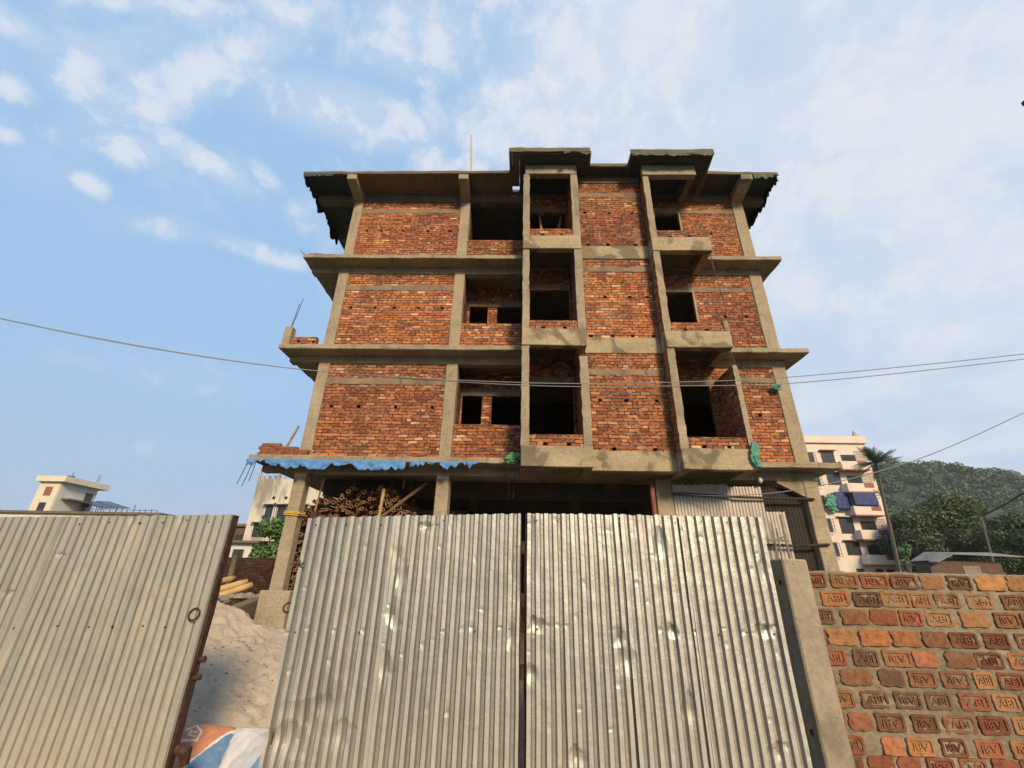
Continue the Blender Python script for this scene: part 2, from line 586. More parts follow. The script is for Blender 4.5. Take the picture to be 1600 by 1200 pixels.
def cloth(name, col, var=.3, rough=.6, tr=0.):
    m, t, b = mat(name)
    p = position(t)
    t.l.new(t.ramp(t.noise(p, 9, 5, .6), [(.3, tuple(c * (1 - var) for c in col)), (.7, tuple(min(1, c * (1 + var)) for c in col))]), b.inputs['Base Color'])
    b.inputs['Roughness'].default_value = rough
    bump(t, b, t.noise(p, 22, 4, .6), .5, .02)
    return m


M['tarp_blue'] = cloth('blue_plastic', (.075, .21, .44))
M['tarp_navy'] = cloth('dark_blue_tarp', (.008, .02, .12))
M['green_cloth'] = cloth('green_plastic', (.10, .23, .085))
M['green_net'] = cloth('green_shade_net', (.025, .055, .04))
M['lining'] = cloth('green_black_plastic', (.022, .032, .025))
M['teal_cloth'] = cloth('teal_cloth', (.05, .22, .145))
M['rope'] = cloth('yellow_rope', (.62, .36, .05))


def plaster(name, col, dirt=(.12, .10, .08), amt=.5, cut=(.5, .7)):
    m, t, b = mat(name)
    p = position(t)
    n = t.noise(p, .8, 5, .6)
    mp = t.add('ShaderNodeMapping', {'Vector': p, 'Scale': (.9, .9, .22)}).outputs[0]
    st = t.step(t.noise(mp, 1.1, 6, .65), *cut)
    c = t.ramp(n, [(.3, tuple(x * .88 for x in col)), (.7, col)])
    c = t.mix(t.m('MULTIPLY', st, amt), c, dirt)
    t.l.new(c, b.inputs['Base Color'])
    b.inputs['Roughness'].default_value = .85
    return m


M['apt'] = plaster('pale_pink_plaster', (.66, .56, .46), (.38, .31, .25), .25)
M['apt_trim'] = simple('brown_red_trim', (.26, .10, .06), .8)
M['cream'] = plaster('cream_plaster', (.64, .57, .43), (.4, .34, .26), .3)
M['white'] = plaster('white_plaster', (.58, .57, .53), (.4, .38, .34), .3)
M['grey_old'] = plaster('mouldy_plaster', (.56, .52, .42), (.15, .13, .11), .75, (.42, .62))
M['glass_dark'] = simple('window_glass', (.03, .035, .04), .25, .3)
M['frame_dark'] = simple('window_frame', (.05, .04, .035), .6)
M['grille'] = simple('balcony_grille', (.13, .12, .11), .6)
M['roof_tin'] = simple('roof_tin', (.20, .185, .165), .75, .35, 2)
M['red_house'] = simple('red_brown_plaster', (.11, .065, .045), .9)
M['panel'] = simple('solar_glass', (.02, .025, .04), .25)
M['rubble'] = simple('rubble_stone', (.24, .20, .155), .95, .4, 8, bumpd=.02)


def leaf_mat(name, a, b_, scale=.6):
    m, t, b = mat(name)
    p = position(t)
    f = t.m('ADD', t.m('MULTIPLY', t.noise(p, scale, 3, .6), .6), t.m('MULTIPLY', t.noise(p, scale * 9, 2, .5), .4))
    t.l.new(t.ramp(f, [(.32, a), (.68, b_)]), b.inputs['Base Color'])
    b.inputs['Roughness'].default_value = .6
    return m


M['leaf'] = leaf_mat('tree_leaf', (.028, .055, .014), (.085, .11, .03), .35)
M['leaf_dark'] = leaf_mat('dark_tree_leaf', (.018, .036, .012), (.055, .08, .026), .35)
M['leaf_bush'] = leaf_mat('bush_leaf', (.035, .085, .02), (.10, .17, .04), 2.)
M['leaf_hill'] = leaf_mat('hill_leaf', (.020, .046, .012), (.062, .10, .026), .035)
M['palm_leaf'] = leaf_mat('palm_leaf', (.035, .065, .018), (.09, .12, .035), 1.)
M['bark'] = simple('bark', (.115, .095, .07), .95, .4, 6, bumpd=.02)
M['soil'] = simple('hill_soil', (.03, .048, .018), .95, .3, .05)

# ground
gm, t, b = mat('dry_ground')
p = position(t)
c = t.ramp(t.noise(p, .35, 6, .6), [(.3, (.085, .065, .043)), (.7, (.15, .115, .08))])
c = t.mix(t.step(t.noise(p, .04, 4, .6), .45, .6), c, (.07, .085, .035))
t.l.new(c, b.inputs['Base Color'])
b.inputs['Roughness'].default_value = .95
bump(t, b, t.noise(p, 9, 6, .65), .6, .04)
g = MB()
g.face([(-1500, -400, 0), (1500, -400, 0), (1500, 1500, 0), (-1500, 1500, 0)])
tag(g.build('ground', gm), kind='structure')

# ------------------------------------------------------------------ the unfinished building
YF = 10.8                                     # facade plane
ZT = (4.27, 7.35, 10.43)                      # tops of the three floor slabs
BLD = thing('unfinished_building', (0, 10.8, 0), 'unfinished four storey building of bare red brick and raw concrete behind the tin gate', 'building')


def part(mb, name, m, parent=BLD, **kw):
    return mb.build(name, m, parent, **kw)


def holes(xs, z, wd=.10, h=.078):
    return [(x - wd / 2 + rnd.uniform(-.01, .01), x + wd / 2, z, z + h) for x in xs]


# floor slabs
for k, zt in enumerate(ZT):
    s = MB()
    s.prism([(-6.6, 10.35), (0, 10.35), (0, 10.81), (5.28, 10.81), (5.28, 10.35), (7.6, 10.35), (7.6, 20), (-6.6, 20)], zt - .13, zt, .010, .22)
    part(s, 'floor_slab', M['conc'], bevel=.012)
# roof canopy slab, stepping out over the balconies
ZC = 13.48
s = MB()
s.prism([(-7.07, 9.98), (-.45, 9.95), (-.45, 9.25), (-.36, 9.25), (-.36, 10.69), (-.13, 10.69), (-.13, 9.25), (2.02, 9.27), (2.06, 9.69), (3.22, 9.69), (3.22, 9.31), (5.7, 9.31), (5.75, 9.97),
         (8.0, 10.02), (8.0, 20), (-7.07, 20)], ZC - .12, ZC, .009, .3)
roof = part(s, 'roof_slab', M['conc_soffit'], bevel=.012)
s = MB(); s.box(-.358, -.132, 9.26, 10.47, ZC - .118, ZC - .003); part(s, 'roof_patch', M['conc_soffit'])
# drooping shutter lips left along the canopy over the balconies
for (xa, xb, y) in ((-.45, 2.0, 9.2), (3.22, 5.7, 9.26)):
    s = MB()
    s.box(xa, xb, y, y + .04, ZC - .10, ZC + .07, j=.012, seg=.3)
    part(s, 'canopy_edge', M['conc_soffit'])
# dark plastic left on the underside of the canopy
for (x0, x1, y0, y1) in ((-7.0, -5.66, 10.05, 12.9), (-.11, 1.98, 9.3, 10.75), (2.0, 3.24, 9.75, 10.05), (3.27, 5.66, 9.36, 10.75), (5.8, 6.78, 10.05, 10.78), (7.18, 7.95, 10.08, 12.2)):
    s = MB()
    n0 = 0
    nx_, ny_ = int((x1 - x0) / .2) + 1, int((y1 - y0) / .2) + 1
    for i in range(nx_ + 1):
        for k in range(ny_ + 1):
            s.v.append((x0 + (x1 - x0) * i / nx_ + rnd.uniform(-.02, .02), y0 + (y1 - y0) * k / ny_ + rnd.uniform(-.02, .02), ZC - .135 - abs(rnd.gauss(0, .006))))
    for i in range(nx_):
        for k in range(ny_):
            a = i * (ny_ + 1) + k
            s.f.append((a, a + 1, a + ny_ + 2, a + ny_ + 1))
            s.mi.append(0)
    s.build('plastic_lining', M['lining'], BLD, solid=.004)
# storey columns, beams
COLX = ((-5.63, -5.33), (-2.07, -1.76), (6.80, 7.16))
for k, zt in enumerate(ZT):
    zn = (ZT[k + 1] - .34) if k < 2 else 13.03
    for (a, c_) in COLX:
        s = MB()
        s.box(a, c_, YF, YF + .32, zt, zn, j=.008, seg=.35)
        part(s, 'column', M['conc_clean'], bevel=.012)
    zb, ztop = zt - .34, zt - .131
    for (a, c_) in ((-5.63, 0.0), (5.29, 7.16)):
        s = MB()
        s.box(a, c_, YF + .004, YF + .26, zb, ztop, j=.006, seg=.4)
        part(s, 'beam', M['conc'], bevel=.01)
    for (a, c_) in ((-6.5, -5.64),):
        s = MB()
        s.box(a, c_, YF + .03, YF + .26, zb + .03, ztop, j=.006, seg=.4)
        part(s, 'cantilever_beam', M['conc'], bevel=.01)
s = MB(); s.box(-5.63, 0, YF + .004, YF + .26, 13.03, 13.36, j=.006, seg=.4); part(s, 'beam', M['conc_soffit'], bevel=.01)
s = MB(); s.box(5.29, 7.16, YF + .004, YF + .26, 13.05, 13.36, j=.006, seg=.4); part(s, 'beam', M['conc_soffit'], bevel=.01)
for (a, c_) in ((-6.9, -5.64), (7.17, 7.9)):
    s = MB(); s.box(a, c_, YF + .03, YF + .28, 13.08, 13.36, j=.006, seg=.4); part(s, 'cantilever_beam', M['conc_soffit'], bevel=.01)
for (a, c_) in COLX:
    s = MB()
    n0 = len(s.v)
    s.box(a, c_, 9.99, YF, 13.16, 13.362, j=.005)
    for i in range(n0, len(s.v)):
        if s.v[i][1] > 10.5 and s.v[i][2] < 13.3:
            s.v[i] = (s.v[i][0], s.v[i][1], 13.02)
    part(s, 'roof_bracket', M['conc'], bevel=.01)


def brick_panel(x0, x1, z0, z1, y=YF + .035, hol=(), m='brick', name='brick_wall', th=.12):
    s = MB()
    s.panel(x0, x1, z0, z1, y, y + th, hol)
    return part(s, name, M[m])


def band(x0, x1, z0, z1, y, parent, name='lintel', m='conc_lintel', th=.13):
    s = MB()
    s.box(x0, x1, y, y + th, z0, z1, j=.011, seg=.16)
    return s.build(name, M[m], parent)


HL = ((-5.07, -4.33, -3.34, -2.36), (-5.07, -4.35, -3.78, -3.07, -2.35), (-5.05, -4.58, -3.87, -3.07, -2.35))
HZ = (1.42, 1.47, 1.33)
for k, zt in enumerate(ZT):
    zn = (ZT[k + 1] - .34) if k < 2 else 13.03
    extra = holes((-3.75,), zn - .12, .08, .06) if k == 1 else []
    # left brick bay between the two columns
    lo = brick_panel(-5.33, -2.07, zt, zn, hol=holes(HL[k], zt + HZ[k]) + extra + [(-5.34, -2.06, zt + 2.12, zt + 2.30)])
    band(-5.33, -2.07, zt + 2.12, zt + 2.30, YF + .028, lo)
    # open bay: parapet, back wall with windows
    brick_panel(-1.76, 0, zt, zt + 1.0, y=YF + .03)
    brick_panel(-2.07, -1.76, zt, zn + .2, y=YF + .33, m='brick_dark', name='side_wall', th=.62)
    if k < 2:
        wz = zt + 2.20
        hh = [(-1.72, -1.14, zt + .75, wz), (-.86, -.03, zt + .75, wz)] if k == 0 else \
            [(-1.68, -1.10, zt + .75, wz), (-.80, -.03, zt + .75, wz)]
        bw_ = brick_panel(-1.76, 0, zt, zn + .2, y=11.8, hol=hh, m='brick', name='back_wall')
        band(-1.76, 0, wz, wz + .22, 11.78, bw_, th=.018)
    # middle bay between the balconies, standing forward
    zb2 = (ZT[k + 1] - .33) if k < 2 else 13.1
    hx = ((1.95, 2.61, 3.35), (2.29, 2.97, 3.45), (1.88, 2.62, 3.31))[k]
    hx2 = ((2.21, 3.17), (1.83, 2.41, 2.93, 3.49), (1.92, 2.5, 3.31))[k]
    lz = zt + (2.13, 2.30, 2.09)[k]
    mid = brick_panel(1.64, 3.63, zt + .14, zb2, y=10.13, th=.2,
                      hol=holes(hx, zt + 1.40) + holes(hx2, zt + .16) + [(1.6, 3.7, lz, lz + .17)])
    band(1.64, 3.63, lz, lz + .17, 10.124, mid)
    s = MB(); s.box(1.64, 3.63, 10.1, 10.4, zt - .33, zt + .14, j=.006, seg=.4)
    part(s, 'beam', M['conc_beam'], bevel=.01)
s = MB(); s.box(1.64, 3.63, 10.1, 10.4, 13.1, 13.36, j=.006, seg=.4); part(s, 'beam', M['conc_soffit'], bevel=.01)

# balconies: centre and right, three each
for k, zt in enumerate(ZT):
    zn = (ZT[k + 1] - .36) if k < 2 else 12.98
    for side, (xa, xb) in enumerate(((.0, 1.63), (3.63, 5.28))):
        yf = 9.65 if side == 0 else 9.70
        s = MB(); s.box(xa + .01, xb - .01, yf + .2, YF, zt - .13, zt + .01)
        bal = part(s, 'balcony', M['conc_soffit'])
        s = MB(); s.box(xa, xb, yf, yf + .2, zt - .36, zt + .12, j=.008, seg=.35)
        s.build('front_beam', M['conc_beam'], bal, bevel=.012)
        for (a, c_) in ((xa, xa + .2), (xb - .2, xb)):
            s = MB(); s.box(a, c_, yf + .2, YF - .003, zt - .36, zt + .11, j=.005)
            s.build('side_beam', M['conc'], bal, bevel=.01)
        # low brick upstand along the front with drain holes
        s = MB()
        s.panel(xa + .19, xb - (.2 if side == 0 else .02), zt + .12, zt + .40, yf + .05, yf + .17, holes((xa + .55, xa + 1.1), zt + .14, .1, .07))
        s.build('parapet', M['brick'], bal)
        # brick side fins with a plastered front edge
        fins = [(xa, xa + .18, zn)]
        if side == 0:
            fins.append((xb - .2, xb, zn if k else zn - .24))
        elif k == 0:
            fins.append((xb - .11, xb, zt + 2.27))
        elif k == 1:
            fins.append((xb - .11, xb, zt + .44))
        for (a, c_, top) in fins:
            s = MB(); s.panel(a + .015, c_ - .015, zt + .11, top, yf + .035, YF + .03)
            fin = s.build('side_fin', M['brick'], bal)
            s = MB(); s.box(a, c_, yf + .015, yf + .032, zt + .12, top - rnd.uniform(0, .05), j=.012, seg=.16)
            s.build('plaster_edge', M['conc'], fin)
        if k == 0:
            for (rx, h0) in ((xb - .10, .5), (xb - .05, .42)):
                s = MB(); s.tube([(rx, yf + .1, zt + 2.2), (rx + .01, yf + .1, zn + .02)], .008, 5)
                s.build('rebar', M['rebar'], bal)
    # top of each bay behind: lintel beam
    # back wall of the centre balcony
    lz = zt + 2.18
    bw_ = brick_panel(.18, 1.43, zt, zt + 2.95, y=YF + .05, hol=[(.22, 1.39, zt + .3, lz)], name='back_wall', m='brick')
    band(.18, 1.43, lz, lz + .19, YF + .03, bw_, th=.018)
    # wall behind the right balcony and the right brick bay
    lz = zt + 2.13
    if k == 0:
        hh = [(3.95, 5.04, zt + .1, zt + 2.2)]
        bw_ = brick_panel(3.8, 5.28, zt, zt + 2.95, y=YF + .045, hol=hh, name='back_wall')
        band(3.8, 5.17, zt + 2.2, zt + 2.36, YF + .026, bw_, th=.017)
        rb = brick_panel(5.28, 6.8, zt, zt + 2.74, hol=holes((6.2,), zt + 1.32) + [(5.2, 6.9, zt + 2.28, zt + 2.44)])
        band(5.28, 6.8, zt + 2.28, zt + 2.44, YF + .028, rb)
    else:
        hz0 = zt + .5
        rb = brick_panel(3.8, 6.8, zt, zt + (2.74 if k == 1 else 2.62), hol=[(3.9, 5.02, hz0, lz)] + holes((5.85, 6.45) if k == 1 else (5.95,), zt + 1.25) +
                         [(3.7, 6.9, lz, lz + .16)])
        band(3.8, 6.8, lz, lz + .16, YF + .028, rb)
        s = MB(); s.panel(5.02, 5.08, hz0, lz, YF + .015, YF + .03)
        s.build('window_jamb', M['conc'], rb)
# beams under the canopy over the balconies
for (xa, xb, z0) in ((.05, 1.62, 12.98), (3.62, 5.24, 12.95)):
    s = MB(); s.box(xa, xb, 9.65, 9.85, z0, 13.362, j=.006, seg=.4); bm_ = part(s, 'canopy_beam', M['conc'], bevel=.01)
    s = MB(); s.box(xb - .2, xb, 9.86, 10.79, z0, 13.362, j=.006); s.build('return_beam', M['conc_soffit'], bm_)

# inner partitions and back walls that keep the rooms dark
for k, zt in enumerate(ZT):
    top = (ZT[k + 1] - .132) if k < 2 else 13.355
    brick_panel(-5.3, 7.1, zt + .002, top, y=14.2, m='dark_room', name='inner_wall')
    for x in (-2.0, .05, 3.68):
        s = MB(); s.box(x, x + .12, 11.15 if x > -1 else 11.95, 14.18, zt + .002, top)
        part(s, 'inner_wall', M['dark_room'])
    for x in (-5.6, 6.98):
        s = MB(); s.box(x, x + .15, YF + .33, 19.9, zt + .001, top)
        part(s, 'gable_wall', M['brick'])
# ground storey
for (a, c_, y0, y1) in ((-5.63, -5.33, 10.8, 11.08), (-2.07, -1.76, 10.8, 11.2), (3.27, 3.66, 10.75, 11.1), (6.86, 7.2, 10.8, 11.25)):
    s = MB(); s.box(a, c_, y0, y1, 0, 3.93, j=.008, seg=.4)
    part(s, 'column', M['conc_clean'], bevel=.012)
for x in (-5.5, -1.9, 3.4, 6.9):
    for y in (15.0, 19.4):
        s = MB(); s.box(x - .15, x + .15, y, y + .3, 0, 3.8)
        part(s, 'column', M['conc_soffit'])
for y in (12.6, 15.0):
    s = MB(); s.box(-5.63, 7.1, y, y + .25, 3.68, 4.135); part(s, 'beam', M['conc_shaded'])
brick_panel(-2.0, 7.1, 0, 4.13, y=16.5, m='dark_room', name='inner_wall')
s = MB(); s.box(-5.72, -5.05, 10.6, 11.45, 0, 1.28, j=.012, seg=.3); part(s, 'column_footing', M['conc'], bevel=.02)
s = MB(); s.prism([(6.25, 10.83), (6.86, 10.83), (6.86, 11.0), (6.25, 11.0)], 3.55, 3.925, .01)
for i, v_ in enumerate(s.v):
    if v_[2] < 3.7 and v_[0] < 6.5:
        s.v[i] = (v_[0], v_[1], 3.88)
part(s, 'haunch', M['conc'])
# rebar left standing out of the concrete
RB = [((-6.5, 10.5, 7.9), (-6.42, 10.5, 8.75)), ((-6.45, 10.45, 7.9), (-6.32, 10.45, 8.9)), ((-6.55, 10.5, 10.4), (-6.85, 10.5, 10.75)),
      ((-6.5, 10.5, 10.4), (-6.72, 10.5, 10.62)), ((6.35, 10.6, 13.4), (6.3, 10.6, 14.0)), ((6.2, 10.6, 13.4), (6.05, 10.6, 14.35)),
      ((2.55, 10, 13.4), (2.53, 10, 13.85)), ((1.95, 10, 13.4), (1.95, 10, 13.72)), ((-3.2, 10.3, 13.4), (-3.22, 10.3, 13.72)),
      ((-6.6, 10.4, 4.18), (-6.75, 10.4, 3.55)), ((-6.5, 10.4, 4.18), (-6.62, 10.4, 3.5)), ((-6.42, 10.4, 4.18), (-6.48, 10.4, 3.62)),
      ((-2.9, 10.9, 3.93), (-2.9, 10.9, 3.6)), ((-4.1, 10.9, 3.93), (-4.13, 10.9, 3.55)), ((-.3, 10.6, 3.95), (-.28, 10.6, 3.4)), ((-.15, 10.6, 3.95), (-.17, 10.6, 3.35)),
      ((5.25, 9.8, 10.05), (5.32, 9.75, 8.0)), ((5.2, 9.8, 10.05), (5.45, 9.8, 7.6)), ((5.24, 9.8, 7.0), (5.3, 9.8, 6.4))]
for a, c_ in RB:
    s = MB()
    mid_ = (Vector(a) + Vector(c_)) / 2 + Vector((rnd.uniform(-.02, .02), 0, 0))
    s.tube([a, mid_, c_], .009, 5)
    part(s, 'rebar', M['rebar'])
# bits of wall on the left overhangs
s = MB(); s.box(-6.58, -6.38, 10.4, 10.6, ZT[1], 7.92, j=.01, seg=.2); part(s, 'column_stub', M['conc'])
s = MB(); s.panel(-6.37, -5.65, ZT[1], 7.62, 10.44, 10.56, holes((-6.15, -5.72), ZT[1] + .08, .09, .08)); part(s, 'overhang_parapet', M['brick'])
s = MB(); s.box(-5.95, -5.75, 11.6, 11.75, ZT[1], 9.0, j=.01, seg=.4); part(s, 'side_pier', M['brick_raw'])
s = MB(); s.box(-5.98, -5.7, 12.2, 12.35, ZT[0], 6.9, j=.01, seg=.4); part(s, 'side_pier', M['brick_raw'])
for (x0, x1, h) in ((-6.5, -6.05, .09), (-5.98, -5.65, .08)):
    s = MB(); s.box(x0, x1, 10.42, 10.54, ZT[2], ZT[2] + h, j=.015, seg=.2); part(s, 'overhang_parapet', M['brick_raw'])


# ------------------------------------------------------------------ things on and in the building
def loose_bricks(name, spots, label):
    t = thing(name, spots[0], label, 'bricks')
    for (x, y, z) in spots:
        s = MB()
        s.box(-.12, .12, -.055, .055, 0, .075, j=.006)
        o = s.build('brick', M['brick_raw'], None, bevel=.006)
        o.parent = t
        o.location = Vector((x, y, z)) - t.location
        o.rotation_euler = (0, 0, rnd.uniform(-.12, .12))


sp = []
for r_ in range(4):
    n_ = (5, 5, 4, 2)[r_]
    for i in range(n_):
        sp.append((-6.36 + i * .245 + rnd.uniform(-.01, .01) + (.05 if r_ % 2 else 0), 10.48, ZT[0] + .002 + r_ * .077))
loose_bricks('brick_stack', sp, 'low stack of loose red bricks on the first floor ledge left of the corner column')
s = MB(); s.tube([(-6.05, 10.75, ZT[0] + .02), (-5.82, 10.85, ZT[0] + .9)], [.03, .028], 6)
tag(s.build('timber_prop', M['wood']), 'short wooden stick leaning on the corner column beside the brick stack', 'timber')
s = MB()
pts = [at(736 + .8 * (i % 2), 263 - 52 * i / 6, 11.0) for i in range(7)]
pts[0].z = ZC
s.tube(pts, [.035, .034, .033, .032, .03, .028, .025], 7)
tag(s.build('bamboo_mast', M['bamboo_pale']), 'thin bamboo pole standing upright on the roof', 'bamboo pole')
for (a, c_, lab) in (((.50, 11.12, ZT[2] + 2.9), (.66, 11.12, ZT[2] + .9), 'wooden strut leaning right in the top centre balcony'),
                     ((1.38, 11.12, ZT[2] + 2.9), (1.0, 11.12, ZT[2] + .9), 'wooden strut leaning left in the top centre balcony')):
    s = MB()
    s.tube([a, c_], .042, 6)
    tag(s.build('timber_strut', M['bamboo_pale']), lab, 'timber', 'crossed struts in the top balcony')


def ragged_sheet(name, p0, p1, drop, m, label, cat, seed=0, nx=40, nz=6, out=.05, group=None):
    """thin plastic hanging from the line p0-p1 with a torn lower edge"""
    r_ = random.Random(seed)
    p0, p1 = Vector(p0), Vector(p1)
    s = MB()
    d = (p1 - p0).normalized()
    nrm = Vector((d.y, -d.x, 0)).normalized()
    ln = []
    w_ = r_.uniform(.5, 1.)
    for i in range(nx + 1):
        w_ = min(1., max(.10, w_ + r_.uniform(-.34, .34)))
        ln.append(w_)
    for i in range(nx + 1):
        for k in range(nz + 1):
            f = k / nz
            p_ = p0.lerp(p1, i / nx) + Vector((0, 0, -drop * ln[i] * f))
            off = .35 + .65 * sin(i * .9 + seed) * cos(k * .8 + i * .33) + r_.uniform(-.3, .3)
            s.v.append(tuple(p_ + nrm * (out * (.25 + f) * off) + d * r_.uniform(-.01, .01)))
    for i in range(nx):
        for k in range(nz):
            a = i * (nz + 1) + k
            s.f.append((a, a + nz + 1, a + nz + 2, a + 1))
            s.mi.append(0)
    return tag(s.build(name, m, smooth=True, solid=.004), label, cat, group)


ragged_sheet('plastic_sheet', (-6.6, 10.31, 4.15), (-2.75, 10.31, 4.15), .24, M['tarp_blue'], 'longer torn blue plastic strip hanging under the first floor ledge at the left corner', 'plastic sheet', 3, 70, 7, .03)
ragged_sheet('plastic_sheet', (-2.65, 10.31, 4.15), (-1.0, 10.31, 4.15), .27, M['tarp_blue'], 'shorter torn blue plastic strip under the first floor ledge left of the centre balcony', 'plastic sheet', 9, 40, 7, .03)
NETS = [((-7.05, 9.99, 13.36), (-5.75, 9.99, 13.36), .12, 'dark green net rag under the left end of the roof canopy front'),
        ((-7.03, 12.9, 13.36), (-7.03, 10.0, 13.36), .45, 'long dark green net hanging along the left side edge of the roof'),
        ((7.95, 10.05, 13.36), (7.95, 12.2, 13.36), .38, 'dark green net hanging along the right side edge of the roof'),
        ((1.2, 9.2, 13.40), (2.02, 9.22, 13.40), .16, 'green net scrap at the right tip of the centre balcony canopy'),
        ((3.24, 9.27, 13.40), (5.7, 9.27, 13.40), .13, 'green net strip under the front of the right balcony canopy'),
        ((7.2, 10.0, 13.36), (7.98, 10.02, 13.36), .2, 'small green net rag at the right front corner of the roof')]
for i, (a, c_, dr, lab) in enumerate(NETS):
    ragged_sheet('shade_net', a, c_, dr, M['green_net'], lab, 'shade net', 20 + i, 34, 6, .03, 'green nets torn along the roof edge')


def hanging_rag(name, x, y, z, wd, h, m, label, seed):
    r_ = random.Random(seed)
    s = MB()
    n_, k_ = 26, 16
    for i in range(k_ + 1):
        f = i / k_
        w_ = wd * (.4 + .6 * sin(pi * (.12 + .72 * f))) * (1 + .35 * mn.noise(Vector((i * .5, seed, 2))))
        for j in range(n_):
            a = 2 * pi * j / n_
            rr = w_ / 2 * (1 + .30 * sin(3 * a + i * .35 + seed) + .45 * mn.noise(Vector((cos(a) * 2.2, sin(a) * 2.2 + seed, i * .30))) + .2 * mn.noise(Vector((cos(a) * 6, sin(a) * 6, i * .8 + seed))))
            s.v.append((x + cos(a) * rr + .1 * wd * sin(i * .45), y + sin(a) * rr * .45, z - h * f + r_.uniform(-.012, .012)))
    for i in range(k_):
        for j in range(n_):
            j2 = (j + 1) % n_
            s.f.append((i * n_ + j, i * n_ + j2, i * n_ + n_ + j2, i * n_ + n_ + j))
            s.mi.append(0)
    s.f.append(tuple(range(n_ - 1, -1, -1)))
    s.f.append(tuple(range(k_ * n_, k_ * n_ + n_)))
    s.mi += [0, 0]
    return tag(s.build(name, m), label, 'cloth')


hanging_rag('plastic_bundle', -.17, 10.22, 4.36, .33, .27, M['green_cloth'], 'crumpled green plastic stuffed at the left foot of the lowest centre balcony', 1)
hanging_rag('green_rag', 5.22, 9.62, 4.52, .17, .56, M['teal_cloth'], 'teal green rag hanging over the corner of the lowest right balcony', 2)
hanging_rag('green_rag', 6.72, 10.7, 6.45, .22, .16, M['teal_cloth'], 'small green rag caught by the wires beside the right corner column', 3)
# rope round the corner column
s = MB()
for zz_ in (2.93, 2.97, 3.0):
    s.tube([(-5.66, 10.77, zz_), (-5.3, 10.77, zz_ - .02), (-5.3, 11.11, zz_ + .02), (-5.66, 11.11, zz_), (-5.66, 10.77, zz_)], .014, 5, cap=False)
s.tube([(-5.3, 10.78, 2.97), (-5.2, 10.74, 2.93), (-5.12, 10.72, 2.96)], .014, 5)
tag(s.build('rope', M['rope']), 'yellow rope tied round the left ground floor column', 'rope')


# bamboo
def bamboo_mesh(name, L, r, wall=.010, bend=.03, n=8, nodes=9, seed=0):
    r_ = random.Random(seed)
    s = MB()
    pts, rs = [], []
    for i in range(nodes * 3 + 1):
        f = i / (nodes * 3)
        pts.append((bend * sin(pi * f) + r_.uniform(-.004, .004), L * f, bend * .5 * sin(2 * pi * f)))
        rs.append(r * (1.10 if i % 3 == 0 and 0 < i < nodes * 3 else 1.0) * (1 - .12 * f))
    s.tube(pts, rs, n, cap=False)
    # hollow mouth
    base = len(s.v)
    for (rr, yy) in ((r * 1.03, -.002), (r - wall * 1.3, -.002), (r - wall * 1.3, .14)):
        for k in range(n):
            a = 2 * pi * k / n
            s.v.append((cos(a) * rr, yy, sin(a) * rr))
    for q in range(2):
        for k in range(n):
            k2 = (k + 1) % n
            s.f.append((base + q * n + k2, base + q * n + k, base + q * n + n + k, base + q * n + n + k2))
            s.mi.append(1 - q)
    s.f.append(tuple(base + 2 * n + k for k in range(n)))
    s.f.append(tuple((nodes * 3) * n + k for k in range(n)))
    s.mi += [0, 0]
    return s


PROT = []
for q, rr in enumerate((.040, .046, .052, .036)):
    o = bamboo_mesh('bamboo_pole', 4.6, rr, seed=q, bend=.05).build('bamboo_pole', [M['bamboo'], M['bamboo_cut']], smooth=False, uv=False)
    PROT.append((o, rr))
spots = []
r_ = random.Random(4)
pitch = .098


def in_pile(x, z):
    top = 3.74 - .16 * abs(x + 3.6) - (.80 * max(0, x + 3.35)) - .16 * max(0, -4.4 - x) + .10 * sin(x * 7)
    return z < top and x > -5.8 and not (x < -5.24 and z > 3.3)


row = 0
z = 1.36
while z < 3.8:
    x = -5.78 + (row % 2) * pitch / 2
    while x < -2.2:
        seen = (z > 2.88 and x > -5.3) or x < -5.0
        if in_pile(x, z) and seen:
            spots.append((x + r_.uniform(-.02, .02), z + r_.uniform(-.018, .018)))
        x += pitch
    z += pitch * .9
    row += 1
if len(spots) > 296:
    r_.shuffle(spots)
    spots = spots[:296]
print('bamboo poles', len(spots))
LAB = 'brown bamboo pole in the big heap stored in the ground floor, cut end facing out'
for i, (x, z) in enumerate(spots):
    src, rr = PROT[i] if i < 4 else r_.choice(PROT)
    o = src if i < 4 else src.copy()
    if i >= 4:
        COL.objects.link(o)
    o.location = (x, 11.14 + r_.uniform(-.05, .55), z)
    o.rotation_euler = (r_.uniform(-.035, .035), r_.uniform(0, 6), r_.uniform(-.05, .05))
    tag(o, LAB, 'bamboo pole', 'bamboo poles heaped in the ground floor')
heap = MB()
for i in range(120):
    x, z = r_.uniform(-4.5, -2.35), r_.uniform(.06, 2.72)
    if in_pile(x, z):
        y = 11.5 + r_.uniform(0, .4)
        heap.tube([(x, y, z), (x + r_.uniform(-.1, .1), y + 4.4, z + r_.uniform(-.08, .08))], .05, 7)
for i in range(60):
    x, z = r_.uniform(-5.2, -2.3), r_.uniform(.05, 1.3)
    y = 11.5 + r_.uniform(0, .4)
    heap.tube([(x, y, z), (x, y + 4.4, z)], .05, 7)
tag(heap.build('bamboo_heap', M['bamboo'], smooth=True, uv=False), 'lower layers of the bamboo heap hidden behind the gate', 'bamboo', kind='stuff')
